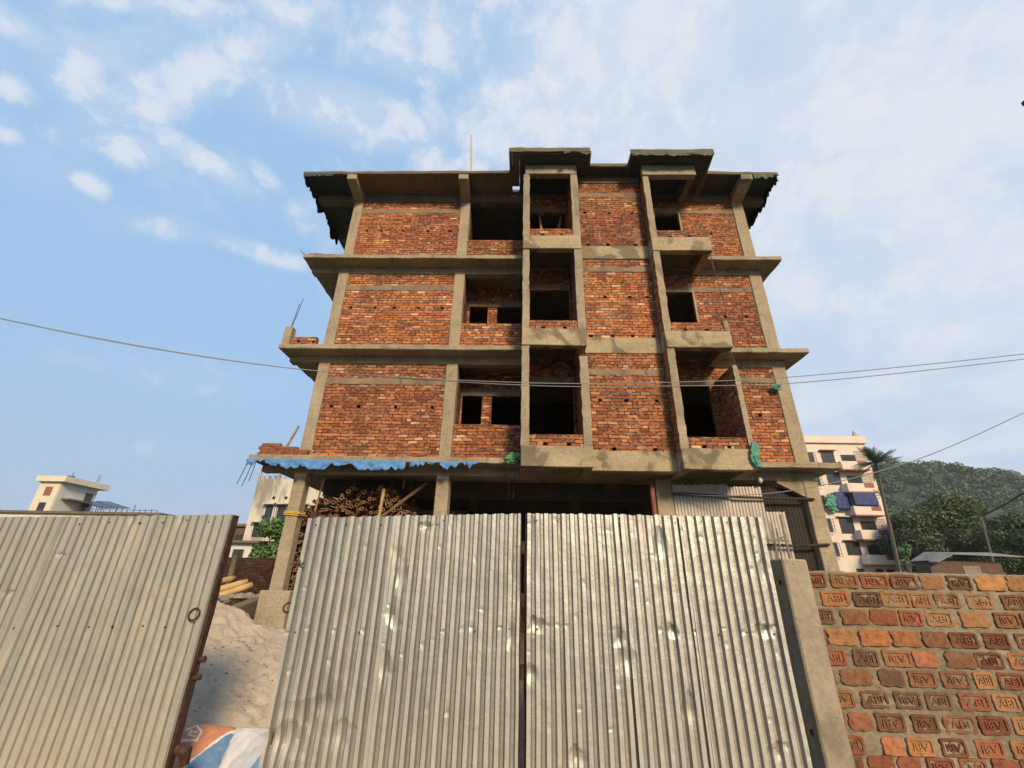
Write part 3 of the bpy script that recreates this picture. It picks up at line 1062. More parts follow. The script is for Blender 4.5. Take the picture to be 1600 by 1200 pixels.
for (a, c_, rr, lab, mm) in ((at(600, 764, 11.0), at(588, 830, 11.0), .042, 'upright light bamboo pole standing in front of the bamboo heap', 'bamboo_pale'),
                             (at(668, 754, 11.3), at(590, 812, 11.3), .045, 'slanting bamboo prop from the ceiling down to the bamboo heap', 'bamboo'),
                             (at(648, 775, 13.0), at(636, 820, 13.0), .04, 'dark thin prop far back behind the slanting bamboo', 'bamboo')):
    s = MB()
    dv_ = c_ - a
    pts = [a + dv_ * (i / 6 * 1.6) for i in range(7)]
    s.tube(pts, [rr * (1.06 if i % 2 else 1) for i in range(7)], 8)
    tag(s.build('bamboo_prop', M[mm], smooth=True, uv=False), lab, 'bamboo pole')
for (a, c_, lab) in (((506, 748), (490, 806), 'thin leaning timber between the corner column and the bamboo heap'),):
    s = MB()
    s.tube([at(*a, 11.05), at(*c_, 11.05)], .025, 6)
    tag(s.build('timber_prop', M['wood']), lab, 'timber')
# pile of thick pale bamboo by the compound wall
for i, (a, c_, lab) in enumerate((((325, 912), (366, 904), 'topmost pale bamboo log of the pile near the compound wall'),
                                  ((325, 926), (386, 909), 'long pale bamboo log second from the top of the pile'),
                                  ((325, 937), (394, 914), 'longest pale bamboo log lying third in the pile'),
                                  ((325, 939), (374, 927), 'lowest pale bamboo log of the pile above the kerb beam'))):
    s = MB()
    p0, p1 = at(*a, 11.9), at(*c_, 12.6)
    p0 = p0 + (p0 - p1) * .8
    s.tube([p0.lerp(p1, k / 8) for k in range(9)], [.078 * (1.06 if k % 2 else 1) for k in range(9)], 10)
    tag(s.build('bamboo_log', M['bamboo_pale'], smooth=True, uv=False), lab, 'bamboo pole', 'pale bamboo logs by the compound wall')
# kerb beam and rubble
s = MB()
a, c_ = at(335, 972, 9.6), at(427, 936, 11.6)
dirv = (c_ - a).normalized()
nr = Vector((-dirv.y, dirv.x, 0)) * .25
quad = [a, c_, c_ + nr, a + nr]
n0 = len(s.v)
for dz_ in (-.34, 0):
    for q in quad:
        s.v.append((q.x, q.y, q.z + .12 + dz_))
s.f += [(0, 1, 5, 4), (1, 2, 6, 5), (2, 3, 7, 6), (3, 0, 4, 7), (4, 5, 6, 7), (3, 2, 1, 0)]
s.mi += [0] * 6
tag(s.build('kerb_beam', M['conc_soffit'], bevel=.015), 'grey concrete kerb beam lying between the sand and the bamboo logs', 'kerb')


def stone(name, loc, r, label, m='rubble', seed=0, group=None):
    r_ = random.Random(seed)
    s = MB()
    n_, k_ = 9, 5
    for i in range(k_ + 1):
        th = pi * i / k_
        for j in range(n_):
            a = 2 * pi * j / n_
            q = r * r_.uniform(.8, 1.15)
            s.v.append((loc[0] + q * sin(th) * cos(a) * 1.3, loc[1] + q * sin(th) * sin(a), loc[2] + q * cos(th) * .6))
    for i in range(k_):
        for j in range(n_):
            j2 = (j + 1) % n_
            s.f.append((i * n_ + j2, i * n_ + j, i * n_ + n_ + j, i * n_ + n_ + j2))
            s.mi.append(0)
    return tag(s.build(name, M[m]), label, 'rubble', group)


for i in range(11):
    px, py = 338 + i * 7.2 + rnd.uniform(-2, 2), 934 + rnd.uniform(-3, 4) - .3 * i
    q = at(px, py, 11.3)
    stone('rubble_stone', q, rnd.uniform(.07, .14), 'rough grey rubble stone lying on the kerb beam below the bamboo logs', seed=i, group='rubble stones by the kerb beam')

# tin sheets closing the right ground floor bay


def corrugated(x0, x1, y, z0, z1, pitch, depth, nz, seed, dents=0, warp=.006, prof=((0, 1), (.42, 1), (.55, 0), (.88, 0)), ragged=.0, big=()):
    r_ = random.Random(seed)
    s = MB()
    xs = []
    n_ = int((x1 - x0) / pitch) + 1
    for i in range(n_):
        for (f, h) in prof:
            xx = x0 + (i + f) * pitch
            if xx <= x1:
                xs.append((xx, h, i))
    D = []
    for i in range(dents):
        cx = x0 + (r_.randrange(n_) + .21) * pitch
        D.append((cx, r_.uniform(z0 + .05, z1), r_.uniform(.012, .026), r_.uniform(.012, .038), r_.uniform(.003, .0075), r_.uniform(-1.1, .9)))
    D += list(big)
    zs = sorted({z0 + (z1 - z0) * (k / nz) for k in range(nz + 1)})
    zs = [z0] + [z + r_.uniform(-.3, .3) * (z1 - z0) / nz for z in zs[1:-1]] + [z1]
    K = len(zs)
    tilt = [r_.uniform(-.0035, .0035) for _ in range(n_ + 1)]
    for (xx, h, ri) in xs:
        for k, z in enumerate(zs):
            yy = y - h * depth * (1 + .18 * mn.noise(Vector((ri * 3.1, z * 1.3, seed))))
            yy += warp * mn.noise(Vector((xx * 1.1, z * 1.2, seed * 3.7))) + tilt[ri]
            yy += .0022 * mn.noise(Vector((xx * 9, z * 7, seed)))
            x_ = xx + .004 * mn.noise(Vector((ri * 1.7, z * 2.2, seed + 5)))
            for (cx, cz, rx, rz, dd, sk) in D:
                if abs(z - cz) > rz * 1.3:
                    continue
                a, b_ = (xx - cx) / rx, (z - cz) / rz
                q = (a * a + b_ * b_) * (1 + .9 * mn.noise(Vector((a * 1.1 + cx * 9, b_ * 1.1, cz * 7))))
                if q < 1.4:
                    f_ = max(0, 1 - math.sqrt(q) * .85)
                    yy += dd * f_ * (1 + sk * b_)
                    x_ += dd * .25 * sk * f_
            zz_ = z
            if ragged and (k == 0 or k == K - 1):
                zz_ += ragged * mn.noise(Vector((xx * 14, seed, k)))
            s.v.append((x_, yy, zz_))
    for i in range(len(xs) - 1):
        for k in range(K - 1):
            a = i * K + k
            s.f.append((a, a + K, a + K + 1, a + 1))
            s.mi.append(0 if xs[i][1] == 1 and xs[i + 1][1] == 1 else 1)  # flat crests keep the plain sheet, the rest takes the shade-darkened copy
    return s


TS = [(3.70, 4.42, 10.86, 3.80, 'tin_pale', 'pale corrugated tin sheet next to the middle ground floor column'),
      (4.38, 5.06, 10.88, 3.82, 'tin_pale', 'second pale corrugated tin sheet from the middle ground floor column'),
      (5.02, 5.86, 10.90, 3.78, 'tin_pale', 'third pale corrugated tin sheet beside the bundle of sticks'),
      (5.80, 6.34, 10.93, 3.2, 'tin_pale', 'shorter pale corrugated tin sheet behind the bundle of sticks'),
      (5.55, 6.2, 11.02, 3.86, 'tin_dark', 'rusty corrugated sheet with shade painted into its colour beside the right corner column, left piece'),
      (6.16, 6.84, 11.0, 3.80, 'tin_dark', 'rusty corrugated sheet with shade painted into its colour touching the right corner column')]
for i, (a, c_, y, h, mm, lab) in enumerate(TS):
    s = corrugated(a, c_, y, .05, h, .0762, .018, 16, 60 + i, 6, .02, ((0, .0), (.25, .8), (.5, 1.), (.75, .8)), .03)
    s.mi = [0] * len(s.mi)
    tag(s.build('tin_sheet', M[mm], uv=False, solid=.0015), lab, 'tin sheet', 'tin sheets closing the right bay')
for (pa, pb, lab) in (((1048, 770), (1272, 780), 'upper dark bamboo rail across the tin sheets'), ((1185, 851), (1296, 851), 'lower dark rail across the shade-dark tin sheets')):
    s = MB()
    s.tube([at(*pa, 10.76), at((pa[0] + pb[0]) / 2, (pa[1] + pb[1]) / 2 + 2, 10.76), at(*pb, 10.76)], .03, 7)
    tag(s.build('rail', M['tin_dark'], uv=False), lab, 'rail')
for i, (pa, pb) in enumerate((((1219, 804), (1236, 880)), ((1207, 828), (1218, 885)), ((1213, 825), (1224, 885)), ((1196, 842), (1232, 845)), ((1199, 846), (1228, 838)))):
    s = MB()
    s.tube([at(*pa, 10.62), at(*pb, 10.62)], .022, 6)
    tag(s.build('stick', M['rubble'], uv=False), ('tallest pale stick standing before the tin sheets', 'short pale stick left of the tallest stick before the tin sheets',
        'middle pale stick before the tin sheets', 'thin stick laid level across the upright sticks', 'thin stick sloping across the upright sticks')[i], 'stick', 'pale sticks before the tin sheets')
# drain pipe by the middle column
s = MB(); s.tube([(3.16, 10.7, 3.9), (3.16, 10.7, 3.45), (3.2, 10.72, .1)], [.06, .06, .045], 8)
tag(s.build('drain_pipe', M['brick_raw'], smooth=True, uv=False), 'rusty brown pipe along the middle ground floor column', 'pipe')
# small lamp bulb under beam
s = MB()
q = at(1188, 752, 10.72)
s.tube([q + Vector((0, 0, .10)), q + Vector((0, 0, .05)), q, q - Vector((0, 0, .05))], [.02, .05, .055, .02], 10)
tag(s.build('light_bulb', M['cream'], smooth=True, uv=False), 'pale round lamp bulb hanging under the beam above the tin sheets', 'lamp')

# ------------------------------------------------------------------ gate and fence


def gate(name, loc_x0, loc_x1, y, z0, z1, label, seams, seed, metal, dents, creases, frame_sides, pitch, depth, prof, big=(), slope=0., cat='gate'):
    t = thing(name, ((loc_x0 + loc_x1) / 2, y, 0), label, cat, 'corrugated metal gate leaves')
    edges = [loc_x0] + list(seams) + [loc_x1]
    for i in range(len(edges) - 1):
        a, b_ = edges[i], edges[i + 1]
        over = pitch * .5 if i < len(edges) - 2 else 0
        bg_ = [d for d in big if a - .1 < d[0] < b_ + .1]
        for zc in creases:
            for q in range(int((b_ - a) / pitch)):
                if rnd.random() < .3:
                    bg_.append((a + (q + .21) * pitch, zc + rnd.uniform(-.02, .02), .022, rnd.uniform(.010, .022), rnd.uniform(.004, .011), rnd.uniform(-.8, .8)))
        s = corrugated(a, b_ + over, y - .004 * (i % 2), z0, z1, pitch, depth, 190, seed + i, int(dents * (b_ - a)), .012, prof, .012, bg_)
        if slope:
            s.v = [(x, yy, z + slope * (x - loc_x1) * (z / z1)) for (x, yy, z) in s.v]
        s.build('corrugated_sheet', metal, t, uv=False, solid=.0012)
    for (x0, x1) in frame_sides:
        s = MB(); s.box(x0, x1, y + .006, y + .075, z0 - .03, z1 - .004, j=.004, seg=.25)
        s.build('edge_frame', M['rust'], t)
    for zc in (z1 - .06, (z0 + z1) / 2, z0 + .1):
        s = MB()
        s.box(loc_x0 + .05, loc_x1 - .05, y + .02, y + .055, zc - .02, zc + .02)
        if slope:
            s.v = [(x, yy, z + slope * (x - loc_x1)) for (x, yy, z) in s.v]
        s.build('cross_rail', M['rust'], t)
    for zc in (z1 - .055, (z0 + z1) / 2 + .13):
        x = loc_x0 + .08
        while x < loc_x1 - .05:
            s = MB()
            zz_ = zc + rnd.uniform(-.012, .012) + slope * (x - loc_x1)
            s.tube([(x, y - depth - .004, zz_), (x, y - depth + .02, zz_)], [.008, .005], 7)
            s.build('nail', M['nail'], t, uv=False)
            x += rnd.uniform(.16, .36)
    return t


def ring(parent, c, r, tr, m):
    s = MB()
    pts = [(c[0] + r * cos(a), c[1] + .01 * sin(a), c[2] + r * sin(a)) for a in [2 * pi * i / 16 for i in range(17)]]
    s.tube(pts, tr, 6, cap=False)
    return s.build('latch_ring', m, parent, smooth=True, uv=False)


GY = 3.95
P1 = ((0, 1), (.13, 1), (.27, 1), (.40, 1), (.56, 0), (.70, 0), (.84, 0))
bigL = [(-1.55, .62, .20, .16, .030, .4), (-1.42, .78, .10, .14, .022, -.5), (-1.68, .50, .12, .12, .03, .5), (-1.30, .55, .08, .10, .02, .6),
        (-.98, 1.62, .05, .12, .02, .6), (-1.0, 1.35, .06, .10, .02, -.6), (-1.01, 1.78, .05, .08, .014, .3), (-.80, 2.02, .05, .04, .022, .8),
        (-1.0, .95, .05, .12, .016, .4), (-.03, 1.6, .03, .2, .010, .3), (-.06, 1.2, .03, .1, .014, -.4)]
bigR = [(.82, 1.05, .06, .10, .022, .5), (.78, 1.2, .05, .07, .02, -.5), (.15, 1.27, .06, .06, .022, .6), (.10, .95, .05, .06, .02, .5), (1.18, 1.9, .05, .12, .018, .4),
        (1.92, 1.27, .08, .05, .022, .6), (1.26, .75, .05, .1, .018, .4), (1.85, .5, .07, .07, .02, .7), (.42, .45, .06, .06, .02, .5), (.10, 1.85, .05, .25, .008, .2), (1.2, 1.25, .05, .05, .02, .4), (2.0, 1.7, .04, .1, .014, .3)]
gl = gate('gate_leaf', -1.84, .005, GY, .12, 2.125, 'dented silver corrugated gate leaf in the middle, left of the narrow dark slit', (-1.06,), 11, [M['gate_metal'], M['gate_groove_shade']], 17, (1.24,),
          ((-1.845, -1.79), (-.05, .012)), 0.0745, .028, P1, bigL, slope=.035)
gr = gate('gate_leaf', .062, 2.075, GY, .12, 2.13, 'dented silver corrugated gate leaf with rust spots beside the concrete pillar', (.86, 1.36), 31, [M['gate_metal'], M['gate_groove_shade']], 20, (1.27,),
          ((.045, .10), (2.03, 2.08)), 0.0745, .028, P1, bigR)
P2 = ((0, 1), (.32, 1), (.66, 1), (.76, 0), (.92, 0))
gp = gate('gate_leaf', -6.4, -2.52, GY, .1, 2.075, 'dusty beige corrugated gate leaf on the left with a dark rusty edge', (-4.05, -3.2 - .9), 51, [M['gate_metal_dusty'], M['dusty_groove_shade']], 5, (),
          ((-2.565, -2.51),), .072, .017, P2, [(-2.95, 2.03, .03, .06, .012, .5), (-3.38, 2.03, .03, .06, .012, .4), (-3.9, 1.75, .05, .03, .012, .6), (-4.2, 1.45, .05, .03, .012, .6)], slope=.028) if False else \
    gate('gate_leaf', -6.4, -2.52, GY, .1, 2.075, 'dusty beige corrugated gate leaf on the left with a dark rusty edge', (-5.0, -4.02), 51, [M['gate_metal_dusty'], M['dusty_groove_shade']], 5, (),
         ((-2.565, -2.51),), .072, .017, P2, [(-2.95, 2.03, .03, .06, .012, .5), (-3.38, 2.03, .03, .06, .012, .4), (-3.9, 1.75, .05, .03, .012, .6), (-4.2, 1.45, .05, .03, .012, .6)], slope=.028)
ring(gp, (-2.60, GY - .035, 1.30), .042, .007, M['rust'])
ring(gl, (-1.875, GY + .01, 1.36), .035, .008, M['rust'])
for (z, r_) in ((.98, .022), (.86, .02)):
    s = MB(); s.tube([(-2.51, GY + .04, z), (-2.46, GY + .04, z + .005)], r_, 8); s.build('hinge_lug', M['rust'], gp, uv=False)
s = MB(); s.tube([(-2.51, GY + .05, .42), (-2.44, GY + .06, .40), (-2.43, GY + .07, .32)], [.035, .05, .03], 8); s.build('latch_block', M['rust'], gp, uv=False)
# wire twist on the middle leaf's edge
s = MB()
for i in range(7):
    a = 2 * pi * i / 7
    k_ = rnd.uniform(.3, 1.2)
    s.tube([(-1.85, GY - .02, 1.68), (-1.84 + .03 * k_ * cos(a), GY - .04, 1.685 + .02 * sin(a)), (-1.85 + .055 * k_ * cos(a + .5), GY - .03, 1.68 + .05 * k_ * sin(a + .5))], .004, 4)
s.build('wire_twist', M['rust'], gl, uv=False)
# rusty hinge joints in the slit
for z in (1.85, 1.45, .95):
    s = MB(); s.tube([(.03, GY + .04, z - .05), (.03, GY + .04, z + .05)], .02, 8); s.build('hinge', M['rust'], gr, uv=False)

# concrete gate pillar
s = MB()
s.box(2.165, 2.37, 3.93, 4.2, 0, 1.80, j=.0035, seg=.12)
pl = s.build('gate_pillar', M['pillar'], bevel=.012)
tag(pl, 'rough grey concrete pillar between the right gate leaf and the brick wall', 'pillar')
for z in (1.62, .62):
    s = MB(); s.box(2.12, 2.17, 4.01, 4.03, z - .015, z + .015, j=.004); s.build('hinge_pin', M['rust'], pl)

# brick wall with stamped bricks on edge
WY = 4.10
ROWS = [(175, 'A285-390D V425-565T V590-735R V755-890B P920-1035Y V1070-1190K P1225-1380Y P1395-1530Y'),
        (275, 'A250-330R A375-515O A550-690K A705-855Y A870-965O A1000-1125B A1170-1305T A1365-1490B'),
        (375, 'A320-435K P480-620B P645-785R V805-920R A950-1090T P1135-1275Y V1325-1450B'),
        (490, 'P330-395B P410-550T P585-740O P762-900O P930-1060B A1080-1225D A1265-1395D V1445-1580B'),
        (600, 'A370-500R A550-680K V715-860T P880-1000S P1060-1205B A1220-1365D A1405-1540O'),
        (710, 'P400-440B P480-640B P690-820K V855-995B V1035-1180B A1215-1310T A1345-1482R'),
        (830, 'V420-545T A595-735B V780-915K A950-1080K A1135-1290R A1320-1450T'),
        (955, 'P440-500R P525-640S V680-825B V875-1005B A1050-1215B V1240-1390R V1430-1570T'),
        (1085, 'A465-605R P710-815S V850-985T V1035-1165D V1225-1365S V1420-1560T'),
        (1195, 'P500-600B P640-770R P800-920R V960-1100D A1140-1280B P1320-1450R'),
        (1310, 'A520-640D V690-830B A870-1000R V1040-1180T A1220-1360B V1400-1530D'),
        (1425, 'V540-680R A720-860T V900-1040B A1080-1220D V1260-1400R')]
BC = {'D': (.19, .058, .026), 'T': (.37, .175, .06), 'R': (.26, .078, .030), 'B': (.22, .092, .038), 'Y': (.45, .215, .075), 'K': (.125, .066, .036), 'O': (.42, .155, .042), 'S': (.42, .155, .065)}
fc = bpy.data.curves.new('stamp', 'FONT')
fc.body = 'ABI'
fc.extrude = .5
fc.align_x = 'CENTER'
fc.align_y = 'CENTER'
fo = bpy.data.objects.new('stamp', fc)
COL.objects.link(fo)
bpy.context.view_layer.update()
fm = fo.to_mesh()
fx = [v_.co.x for v_ in fm.vertices]
fyy = [v_.co.y for v_ in fm.vertices]
fwid, fhei = max(fx) - min(fx), max(fyy) - min(fyy)
fcx, fcy = (max(fx) + min(fx)) / 2, (max(fyy) + min(fyy)) / 2
STV = [((v_.co.x - fcx) / fwid, (v_.co.y - fcy) / fhei, v_.co.z) for v_ in fm.vertices]
STF = [tuple(p_.vertices) for p_ in fm.polygons]
fo.to_mesh_clear()
bpy.data.objects.remove(fo)
bpy.data.curves.remove(fc)

bm_, t, b = mat('stamped_brick')
p = position(t)
vc = t.add('ShaderNodeVertexColor', layer_name='brick_tone').outputs[0]
n1 = t.noise(p, 22, 6, .65)
n2 = t.noise(p, 140, 4, .6)
c = t.mix(1.0, vc, t.ramp(n1, [(.28, (.45, .42, .40)), (.5, (1, 1, 1)), (.75, (1.35, 1.3, 1.2))]), 'MULTIPLY')
c = t.mix(t.m('MULTIPLY', t.step(t.noise(p, 13, 6, .7), .53, .70), .45), c, (.21, .165, .11))
c = t.mix(t.m('MULTIPLY', t.step(n2, .58, .7), .35), c, (.07, .04, .025))
t.l.new(c, b.inputs['Base Color'])
b.inputs['Roughness'].default_value = .93
bump(t, b, t.m('ADD', t.m('MULTIPLY', n1, .7), t.m('MULTIPLY', n2, .3)), .8, .008)
M['stamped'] = bm_
BV, BF, BCOL = [], [], []
r_ = random.Random(12)


def edge_brick(x0, x1, z0, z1, kind, tone):
    """one brick on edge: irregular rim, sunk frog, raised letters"""
    br_ = r_.uniform(.55, .95)
    col = tuple((c_ * .84 + q_ * .16) * br_ for c_, q_ in zip(BC[tone], (.27, .118, .050)))
    cx, cz = (x0 + x1) / 2, (z0 + z1) / 2
    hw, hh = (x1 - x0) / 2, (z1 - z0) / 2
    fr = r_.uniform(-.004, .004)
    yf = WY + fr
    rot = r_.uniform(-.025, .025)
    plain = kind == 'P'

    def put(u, v, y):
        BV.append((cx + u * cos(rot) - v * sin(rot), y, cz + u * sin(rot) + v * cos(rot)))

    seed = r_.uniform(0, 99)
    rings = []
    N = 40
    rough = .10 if plain else .032

    def ringpts(sx, sz, y, ro, sq):
        idx = []
        for i in range(N):
            a = 2 * pi * (i + .5) / N
            ca, sa = cos(a), sin(a)
            q = (abs(ca) ** sq + abs(sa) ** sq) ** (-1 / sq)
            u, v = q * ca * sx, q * sa * sz
            k = 1 + ro * mn.noise(Vector((ca * 2.2 + seed, sa * 2.2, y * 3))) * 1.6 + ro * .5 * mn.noise(Vector((ca * 6 + seed, sa * 6, 1)))
            idx.append(len(BV))
            put(u * k, v * k, y + .0015 * mn.noise(Vector((ca * 5, sa * 5, seed))))
        rings.append(idx)

    sq = 8 if plain else 18
    ringpts(hw * 1.03, hh * 1.05, yf + .05, rough, sq)
    ringpts(hw * 1.03, hh * 1.05, yf + .004, rough, sq)
    ringpts(hw * 1.0, hh * 1.0, yf, rough, sq)
    if plain:
        ringpts(hw * .6, hh * .6, yf - .002, rough, 4)
        ringpts(hw * .2, hh * .2, yf - .002 + .003 * r_.random(), rough, 3)
    else:
        ringpts(hw * .82, hh * .72, yf + .0005, .015, 20)
        ringpts(hw * .80, hh * .68, yf + .010, .015, 20)
    for a_, b2 in zip(rings, rings[1:]):
        for i in range(N):
            i2 = (i + 1) % N
            BF.append((a_[i], a_[i2], b2[i2], b2[i]))
            BCOL.append(col)
    BF.append(tuple(rings[-1]))
    BCOL.append(col)
    if not plain:
        sg = -1 if kind == 'V' else 1
        n0 = len(BV)
        wx, wz = hw * 1.18, hh * .86
        lc = tuple(min(1, c_ * 1.12) for c_ in col)
        for (u, v, d_) in STV:
            put(sg * u * wx + .004 * mn.noise(Vector((u * 4, v * 4, seed))), sg * v * wz + .003 * mn.noise(Vector((u * 5, v * 5, seed + 3))), yf + .0098 - (d_ + .5) * .0085)
        for f_ in STF:
            BF.append(tuple(n0 + i for i in f_))
            BCOL.append(lc)


import re
xr_ = []
RZ = []
for ri, (zy, txt) in enumerate(ROWS):
    zc = at(1180 + 900 / 3.529, 860 + zy / 3.529, WY).z
    RZ.append(zc)
for ri, (zy, txt) in enumerate(ROWS):
    zc = RZ[ri]
    hh = .0535
    lastx = 0
    for tok in txt.split():
        kd, xa, xb, tn = re.match(r'([AVP])(\d+)-(\d+)([A-Z])', tok).groups()
        yy = 860 + zy / 3.529
        X0 = at(1180 + int(xa) / 3.529, yy, WY).x
        X1 = at(1180 + int(xb) / 3.529, yy, WY).x
        if X1 < 2.40:
            continue
        if X0 < 2.30:
            X0 = max(X0, X1 - .2)
        edge_brick(X0 - .004, X1 + .004, zc - hh, zc + hh, kd, tn)
        lastx = X1
    x = lastx + .03
    while x < 6.6:
        L = r_.uniform(.18, .205)
        edge_brick(x, x + L, zc - hh, zc + hh, r_.choice('AAVVP'), r_.choice('DTRBYKOS'))
        x += L + r_.uniform(.03, .05)
me = bpy.data.meshes.new('stamped_bricks')
me.from_pydata(BV, [], BF)
ca = me.color_attributes.new('brick_tone', 'FLOAT_COLOR', 'CORNER')
buf = []
for p_, c_ in zip(me.polygons, BCOL):
    buf += [c_[0], c_[1], c_[2], 1.] * p_.loop_total
ca.data.foreach_set('color', buf)
me.materials.append(bm_)
wall_t = thing('brick_wall', (4.4, WY + .06, 0), 'low wall of stamped orange and red bricks in thick grey mortar right of the pillar', 'wall')
bo = bpy.data.objects.new('stamped_bricks', me)
COL.objects.link(bo)
bo.parent = wall_t
bo.location = -wall_t.location
# mortar body, pushed about between the bricks
s = MB()
nx_, nz_ = 420, 150
X0_, X1_, Z1_ = 2.30, 6.7, 1.715
for i in range(nx_ + 1):
    for k in range(nz_ + 1):
        x, z = X0_ + (X1_ - X0_) * i / nx_, Z1_ * k / nz_
        y = WY + .013 + .012 * mn.noise(Vector((x * 14, z * 20, 1))) + .008 * mn.noise(Vector((x * 42, z * 48, 4)))
        zz_ = z + (.010 * mn.noise(Vector((x * 9, 3, 1))) + .008 * mn.noise(Vector((x * 31, 7, 1))) if k == nz_ else 0)
        s.v.append((x, y, zz_))
for i in range(nx_):
    for k in range(nz_):
        a = i * (nz_ + 1) + k
        s.f.append((a, a + nz_ + 1, a + nz_ + 2, a + 1))
        s.mi.append(0)
top0 = len(s.v)
for i in range(nx_ + 1):
    q = s.v[i * (nz_ + 1) + nz_]
    s.v.append((q[0], WY + .13, q[2]))
for i in range(nx_):
    a = i * (nz_ + 1) + nz_
    s.f.append((a, a + nz_ + 1, top0 + i + 1, top0 + i))
    s.mi.append(0)
s.box(X0_, X1_, WY + .03, WY + .13, 0, Z1_ - .03)
s.build('mortar_bed', M['mortar'], wall_t, uv=False, smooth=True)

# ------------------------------------------------------------------ sand pile and cement bags
sm, t, b = mat('damp_sand')
p = position(t)
n1 = t.noise(p, 2.2, 6, .6)
n2 = t.noise(p, 26, 5, .65)
c = t.ramp(n1, [(.3, (.33, .265, .195)), (.7, (.47, .385, .29))])
c = t.mix(t.m('MULTIPLY', t.step(n2, .56, .68), .6), c, (.22, .15, .10))
t.l.new(c, b.inputs['Base Color'])
b.inputs['Roughness'].default_value = .95
bump(t, b, t.m('ADD', n2, t.m('MULTIPLY', t.noise(p, 120, 4, .6), .3)), .7, .02)
M['sand'] = sm


def sand_h(x, y):
    ridge = 1.32 - .30 * max(0, x + 5.0) - .10 * max(0, -5.4 - x)
    h = ridge - .345 * max(0, 7.4 - y) - .45 * max(0, y - 7.4)
    h -= .05 * max(0, x + 2.2)
    h += .07 * mn.noise(Vector((x * 1.3, y * 1.3, 2))) + .05 * mn.noise(Vector((x * 3.4, y * 3.4, 5))) + .034 * mn.noise(Vector((x * 9, y * 9, 8))) + .016 * mn.noise(Vector((x * 22, y * 22, 8))) - .05 * max(0, mn.noise(Vector((x * 5.5, y * 5.5, 21))) - .25)
    return h


s = MB()
nx_, ny_ = 380, 320
for i in range(nx_ + 1):
    for k in range(ny_ + 1):
        x, y = -7.2 + 6.6 * i / nx_, 4.25 + 6.0 * k / ny_
        s.v.append((x, y, max(-.02, sand_h(x, y))))
for i in range(nx_):
    for k in range(ny_):
        a = i * (ny_ + 1) + k
        s.f.append((a, a + ny_ + 1, a + ny_ + 2, a + 1))
        s.mi.append(0)
tag(s.build('sand_pile', sm, smooth=True, uv=False), 'heap of pinkish building sand seen through the gap in the gate', 'sand')
for i in range(46):
    px, py = (rnd.uniform(305, 440), rnd.uniform(975, 1100)) if i < 26 else (rnd.gauss(386, 14), rnd.gauss(984, 7))
    Y = 5.0 + (1130 - py) / 190 * 2.4
    q = at(px, py, Y)
    q.z = sand_h(q.x, q.y)
    stone('pebble', q, rnd.uniform(.008, .02), 'small dark pebble or clod of debris lying on the sand heap', seed=100 + i, group='clods on the sand heap')


def bag_mat(name, kind):
    """printed woven sack: flat print on the sack's own surface"""
    m, t, b = mat(name)
    uv = t.add('ShaderNodeUVMap', uv_map='UVMap').outputs[0]
    s = t.add('ShaderNodeSeparateXYZ', {0: uv})
    u, v = s.outputs[0], s.outputs[1]
    dgn = t.m('SUBTRACT', u, t.m('MULTIPLY', v, .62))      # diagonal bands

    def bandm(a, b_):
        return t.m('MULTIPLY', t.m('GREATER_THAN', dgn, a), t.m('LESS_THAN', dgn, b_))

    org, wht, blu, gry = (.50, .20, .085), (.62, .60, .57), (.10, .21, .36), (.46, .46, .48)
    if kind == 0:
        c = t.mix(t.m('GREATER_THAN', dgn, .44), (*org, 1), (*blu, 1))
        c = t.mix(bandm(.40, .44), c, (*wht, 1))
        # angular white outline mark
        for (u0, v0, u1, v1) in ((.36, .62, .56, .62), (.56, .62, .56, .80), (.56, .80, .46, .90), (.46, .90, .36, .80), (.42, .70, .50, .70), (.42, .70, .42, .80), (.42, .80, .50, .80)):
            du, dv = u1 - u0, v1 - v0
            L = math.hypot(du, dv)
            pu, pv = t.m('SUBTRACT', u, u0), t.m('SUBTRACT', v, v0)
            al = t.m('DIVIDE', t.m('ADD', t.m('MULTIPLY', pu, du), t.m('MULTIPLY', pv, dv)), L)
            ac = t.m('ABSOLUTE', t.m('DIVIDE', t.m('SUBTRACT', t.m('MULTIPLY', pu, dv), t.m('MULTIPLY', pv, du)), L))
            k = t.m('MULTIPLY', t.m('LESS_THAN', ac, .016), t.m('MULTIPLY', t.m('GREATER_THAN', al, -.016), t.m('LESS_THAN', al, L + .016)))
            c = t.mix(k, c, (*wht, 1))
    else:
        r2 = t.m('ADD', t.m('POWER', t.m('SUBTRACT', u, 1.05), 2.), t.m('POWER', t.m('MULTIPLY', v, .8), 2.))
        c = t.mix(t.m('LESS_THAN', r2, .30), (*gry, 1), (*blu, 1))
        c = t.mix(t.m('LESS_THAN', dgn, .02), c, (*wht, 1))
    p = position(t)
    c = t.mix(t.m('MULTIPLY', t.step(t.noise(p, 16, 5, .6), .45, .75), .35), c, (.34, .26, .19))
    t.l.new(c, b.inputs['Base Color'])
    b.inputs['Roughness'].default_value = .6
    bump(t, b, t.m('ADD', t.noise(p, 14, 4, .6), t.m('MULTIPLY', t.noise(p, 300, 2, .5), .08)), .6, .025)
    return m


